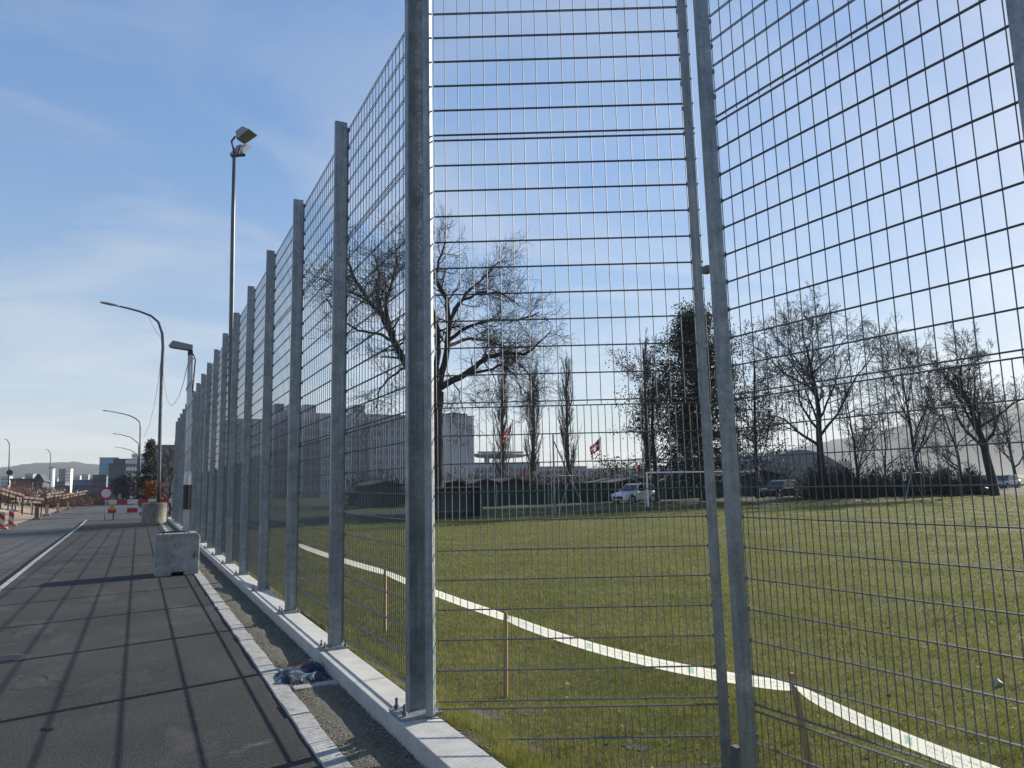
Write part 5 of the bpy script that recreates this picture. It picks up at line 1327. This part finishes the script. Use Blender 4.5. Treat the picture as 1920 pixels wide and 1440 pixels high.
building('grey_terrace', 'low grey terrace in the shadow left of the glass tower', 174, 200, 892, 260, 60, (0.14,0.16,0.18), 3, 6, (.2,.9), group='buildings along the street')
building('far_shed', 'long low blue grey shed right of the white tower', 137, 178, 901, 300, 25, (0.18,0.21,0.24), 1, 10, (.4,.85), group='city skyline on the left')
building('dark_slab', 'dark side slab of the pair of towers on the skyline', 111, 122, 880, 480, 16, (0.19,0.20,0.23), 8, 3, (.1,.95), .5, .4, group='city skyline on the left')
building('white_tower', 'white sunlit tower of the pair on the skyline', 123, 133, 879, 478, 16, (0.72,0.69,0.60), 8, 3, (.1,.95), .4, .35, group='city skyline on the left')
building('grey_depot', 'flat grey depot below the pair of towers', 104, 122, 905, 260, 20, (0.16,0.18,0.22), 2, 6, (.3,.9), group='city skyline on the left')
building('long_shed', 'long dark roofed shed left of the gabled barn', 20, 62, 900, 170, 15, (0.10,0.075,0.08), 1, 8, (.5,.85), group='city skyline on the left')
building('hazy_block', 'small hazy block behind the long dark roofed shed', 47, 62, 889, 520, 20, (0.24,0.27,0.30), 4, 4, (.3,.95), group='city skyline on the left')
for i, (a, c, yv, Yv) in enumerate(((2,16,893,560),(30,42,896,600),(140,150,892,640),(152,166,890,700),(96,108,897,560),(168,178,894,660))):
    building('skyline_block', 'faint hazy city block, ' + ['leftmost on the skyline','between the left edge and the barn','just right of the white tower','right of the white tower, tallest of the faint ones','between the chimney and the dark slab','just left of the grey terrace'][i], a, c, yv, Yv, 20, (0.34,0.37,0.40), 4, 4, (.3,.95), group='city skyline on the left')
bx0, bx1 = atY(59, 903, 150)[0], atY(84, 903, 150)[0]; ze, zr = atY(71, 903, 150)[2], atY(71, 889, 150)[2]
t = thing('gabled_barn', 'dark barn with a steep pointed gable roof on the left skyline', 'barn', ((bx0+bx1)/2, 150, -.5), 'city skyline on the left')
b = MB(); b.box(bx0+.3, bx1-.3, 150, 160, -.5, ze); b.build('wall', mat('barn wall', [(0.07,0.07,0.08),(0.10,0.10,0.11)], 1, .9), t)
xm = (bx0+bx1)/2; b = MB(); b.prism([(bx0,ze+.001),(bx1,ze+.001),(xm+.2,zr),(xm-.2,zr)], 1, 149.7, 160.3); b.build('roof', mat('barn roof', [(0.05,0.055,0.065),(0.075,0.08,0.09)], 1, .85), t, recalc=True)
cq = atY(96, 905, 300); t = thing('chimney_stack', 'white industrial chimney stack on the left skyline', 'chimney', (cq[0], 300, -.5), 'city skyline on the left')
b = MB(); b.tube([(cq[0],300,-.5),(cq[0],300,atY(96,878,300)[2])], [1.2,.9], 14); b.build('stack', mat('white stack', [(0.7,0.7,0.68)], 1, .7), t)
b = MB(); b.tube([(cq[0],300,atY(96,878,300)[2]),(cq[0],300,atY(96,876.5,300)[2])], [1.1,1.1], 14); b.build('stack_rim', DARKIRON, t)
# white van/car on the road far ahead, bins by the street
car('white car far ahead on the road beyond the barrier', 228, 924, 205, R(-92), CARW, z=Z_ROAD, group='cars on the road')
for i, (px, lab) in enumerate(((270, 'left green waste bin behind the planter'), (277, 'right green waste bin behind the planter'))):
    p = atZ(px, 948, Z_ROAD); Yb = 58; p = atY(px, 930, Yb)
    t = thing('waste_bin', lab, 'bin', (p[0], Yb, Z_ROAD), 'green waste bins')
    b = MB(); b.prism([(p[0]-.24,Z_ROAD+.1),(p[0]+.24,Z_ROAD+.1),(p[0]+.29,Z_ROAD+1.25),(p[0]-.29,Z_ROAD+1.25)], 1, Yb, Yb+.6); b.build('bin_body', mat('green plastic', [(0.01,0.16,0.08)], 1, .45), t, recalc=True)
    b = MB(); b.box(p[0]-.3, p[0]+.3, Yb-.03, Yb+.64, Z_ROAD+1.252, Z_ROAD+1.32); b.build('lid', mat('green lid', [(0.01,0.13,0.065)], 1, .45), t)

# ================================================================== HILLS
def hill(name, ridge, D, m, base_frac=.55, rows=7, seed=0, amp=5):
    rg = np.random.default_rng(seed); xs = np.arange(ridge[0][0], ridge[-1][0]+1, 12)
    vv = []
    for j in range(rows):
        f = j/(rows-1)
        for k, px in enumerate(xs):
            y = np.interp(px, [r[0] for r in ridge], [r[1] for r in ridge]); v = ray(px, y); hd = math.hypot(v[0], v[1])
            dist = D*(base_frac+(1-base_frac)*f); zt = CAM_H + v[2]/hd*D
            s = f*f*(3-2*f)
            vv.append((v[0]/hd*dist, v[1]/hd*dist, -1.0 + (zt+1)*s + amp*(rg.random()-.5)*(.3 if f == 1 else s)))
    nx = len(xs); ff = [(j*nx+i, j*nx+i+1, (j+1)*nx+i+1, (j+1)*nx+i) for j in range(rows-1) for i in range(nx-1)]
    b = MB(); b.add(vv, ff); o = b.build(name, m, smooth=True, recalc=False); struct(o); return o
WOODED = mat('wooded hill', [(0.030,0.034,0.026),(0.055,0.055,0.040)], .02, .95)
hill('hill_left', [(-260,892),(-60,884),(0,878),(20,875),(50,870),(90,867),(130,866),(160,869),(190,873),(260,882),(420,892),(700,890),(1000,880),(1200,876),(1380,866)], 1700, WOODED, seed=1)
hill('hill_right', [(1250,872),(1380,858),(1450,848),(1520,834),(1600,818),(1680,800),(1760,778),(1850,762),(1950,752),(2150,742),(2400,745)], 1500, WOODED, seed=2)

# ================================================================== AIR
b = MB(); b.box(-2500, 2500, -450, 2050, -1.8, 262)
hm = bpy.data.materials.new('pale air'); hm.use_nodes = True
N, L = hm.node_tree.nodes, hm.node_tree.links; N.clear()
pv = N.new('ShaderNodeVolumePrincipled'); pv.inputs['Color'].default_value = (.80,.88,1.0,1); pv.inputs['Density'].default_value = 0.00017; pv.inputs['Anisotropy'].default_value = 0.0
mo = N.new('ShaderNodeOutputMaterial'); L.new(pv.outputs[0], mo.inputs['Volume'])
stuff(b.build('haze', hm))['label'] = 'thin pale winter haze lying over the whole scene'
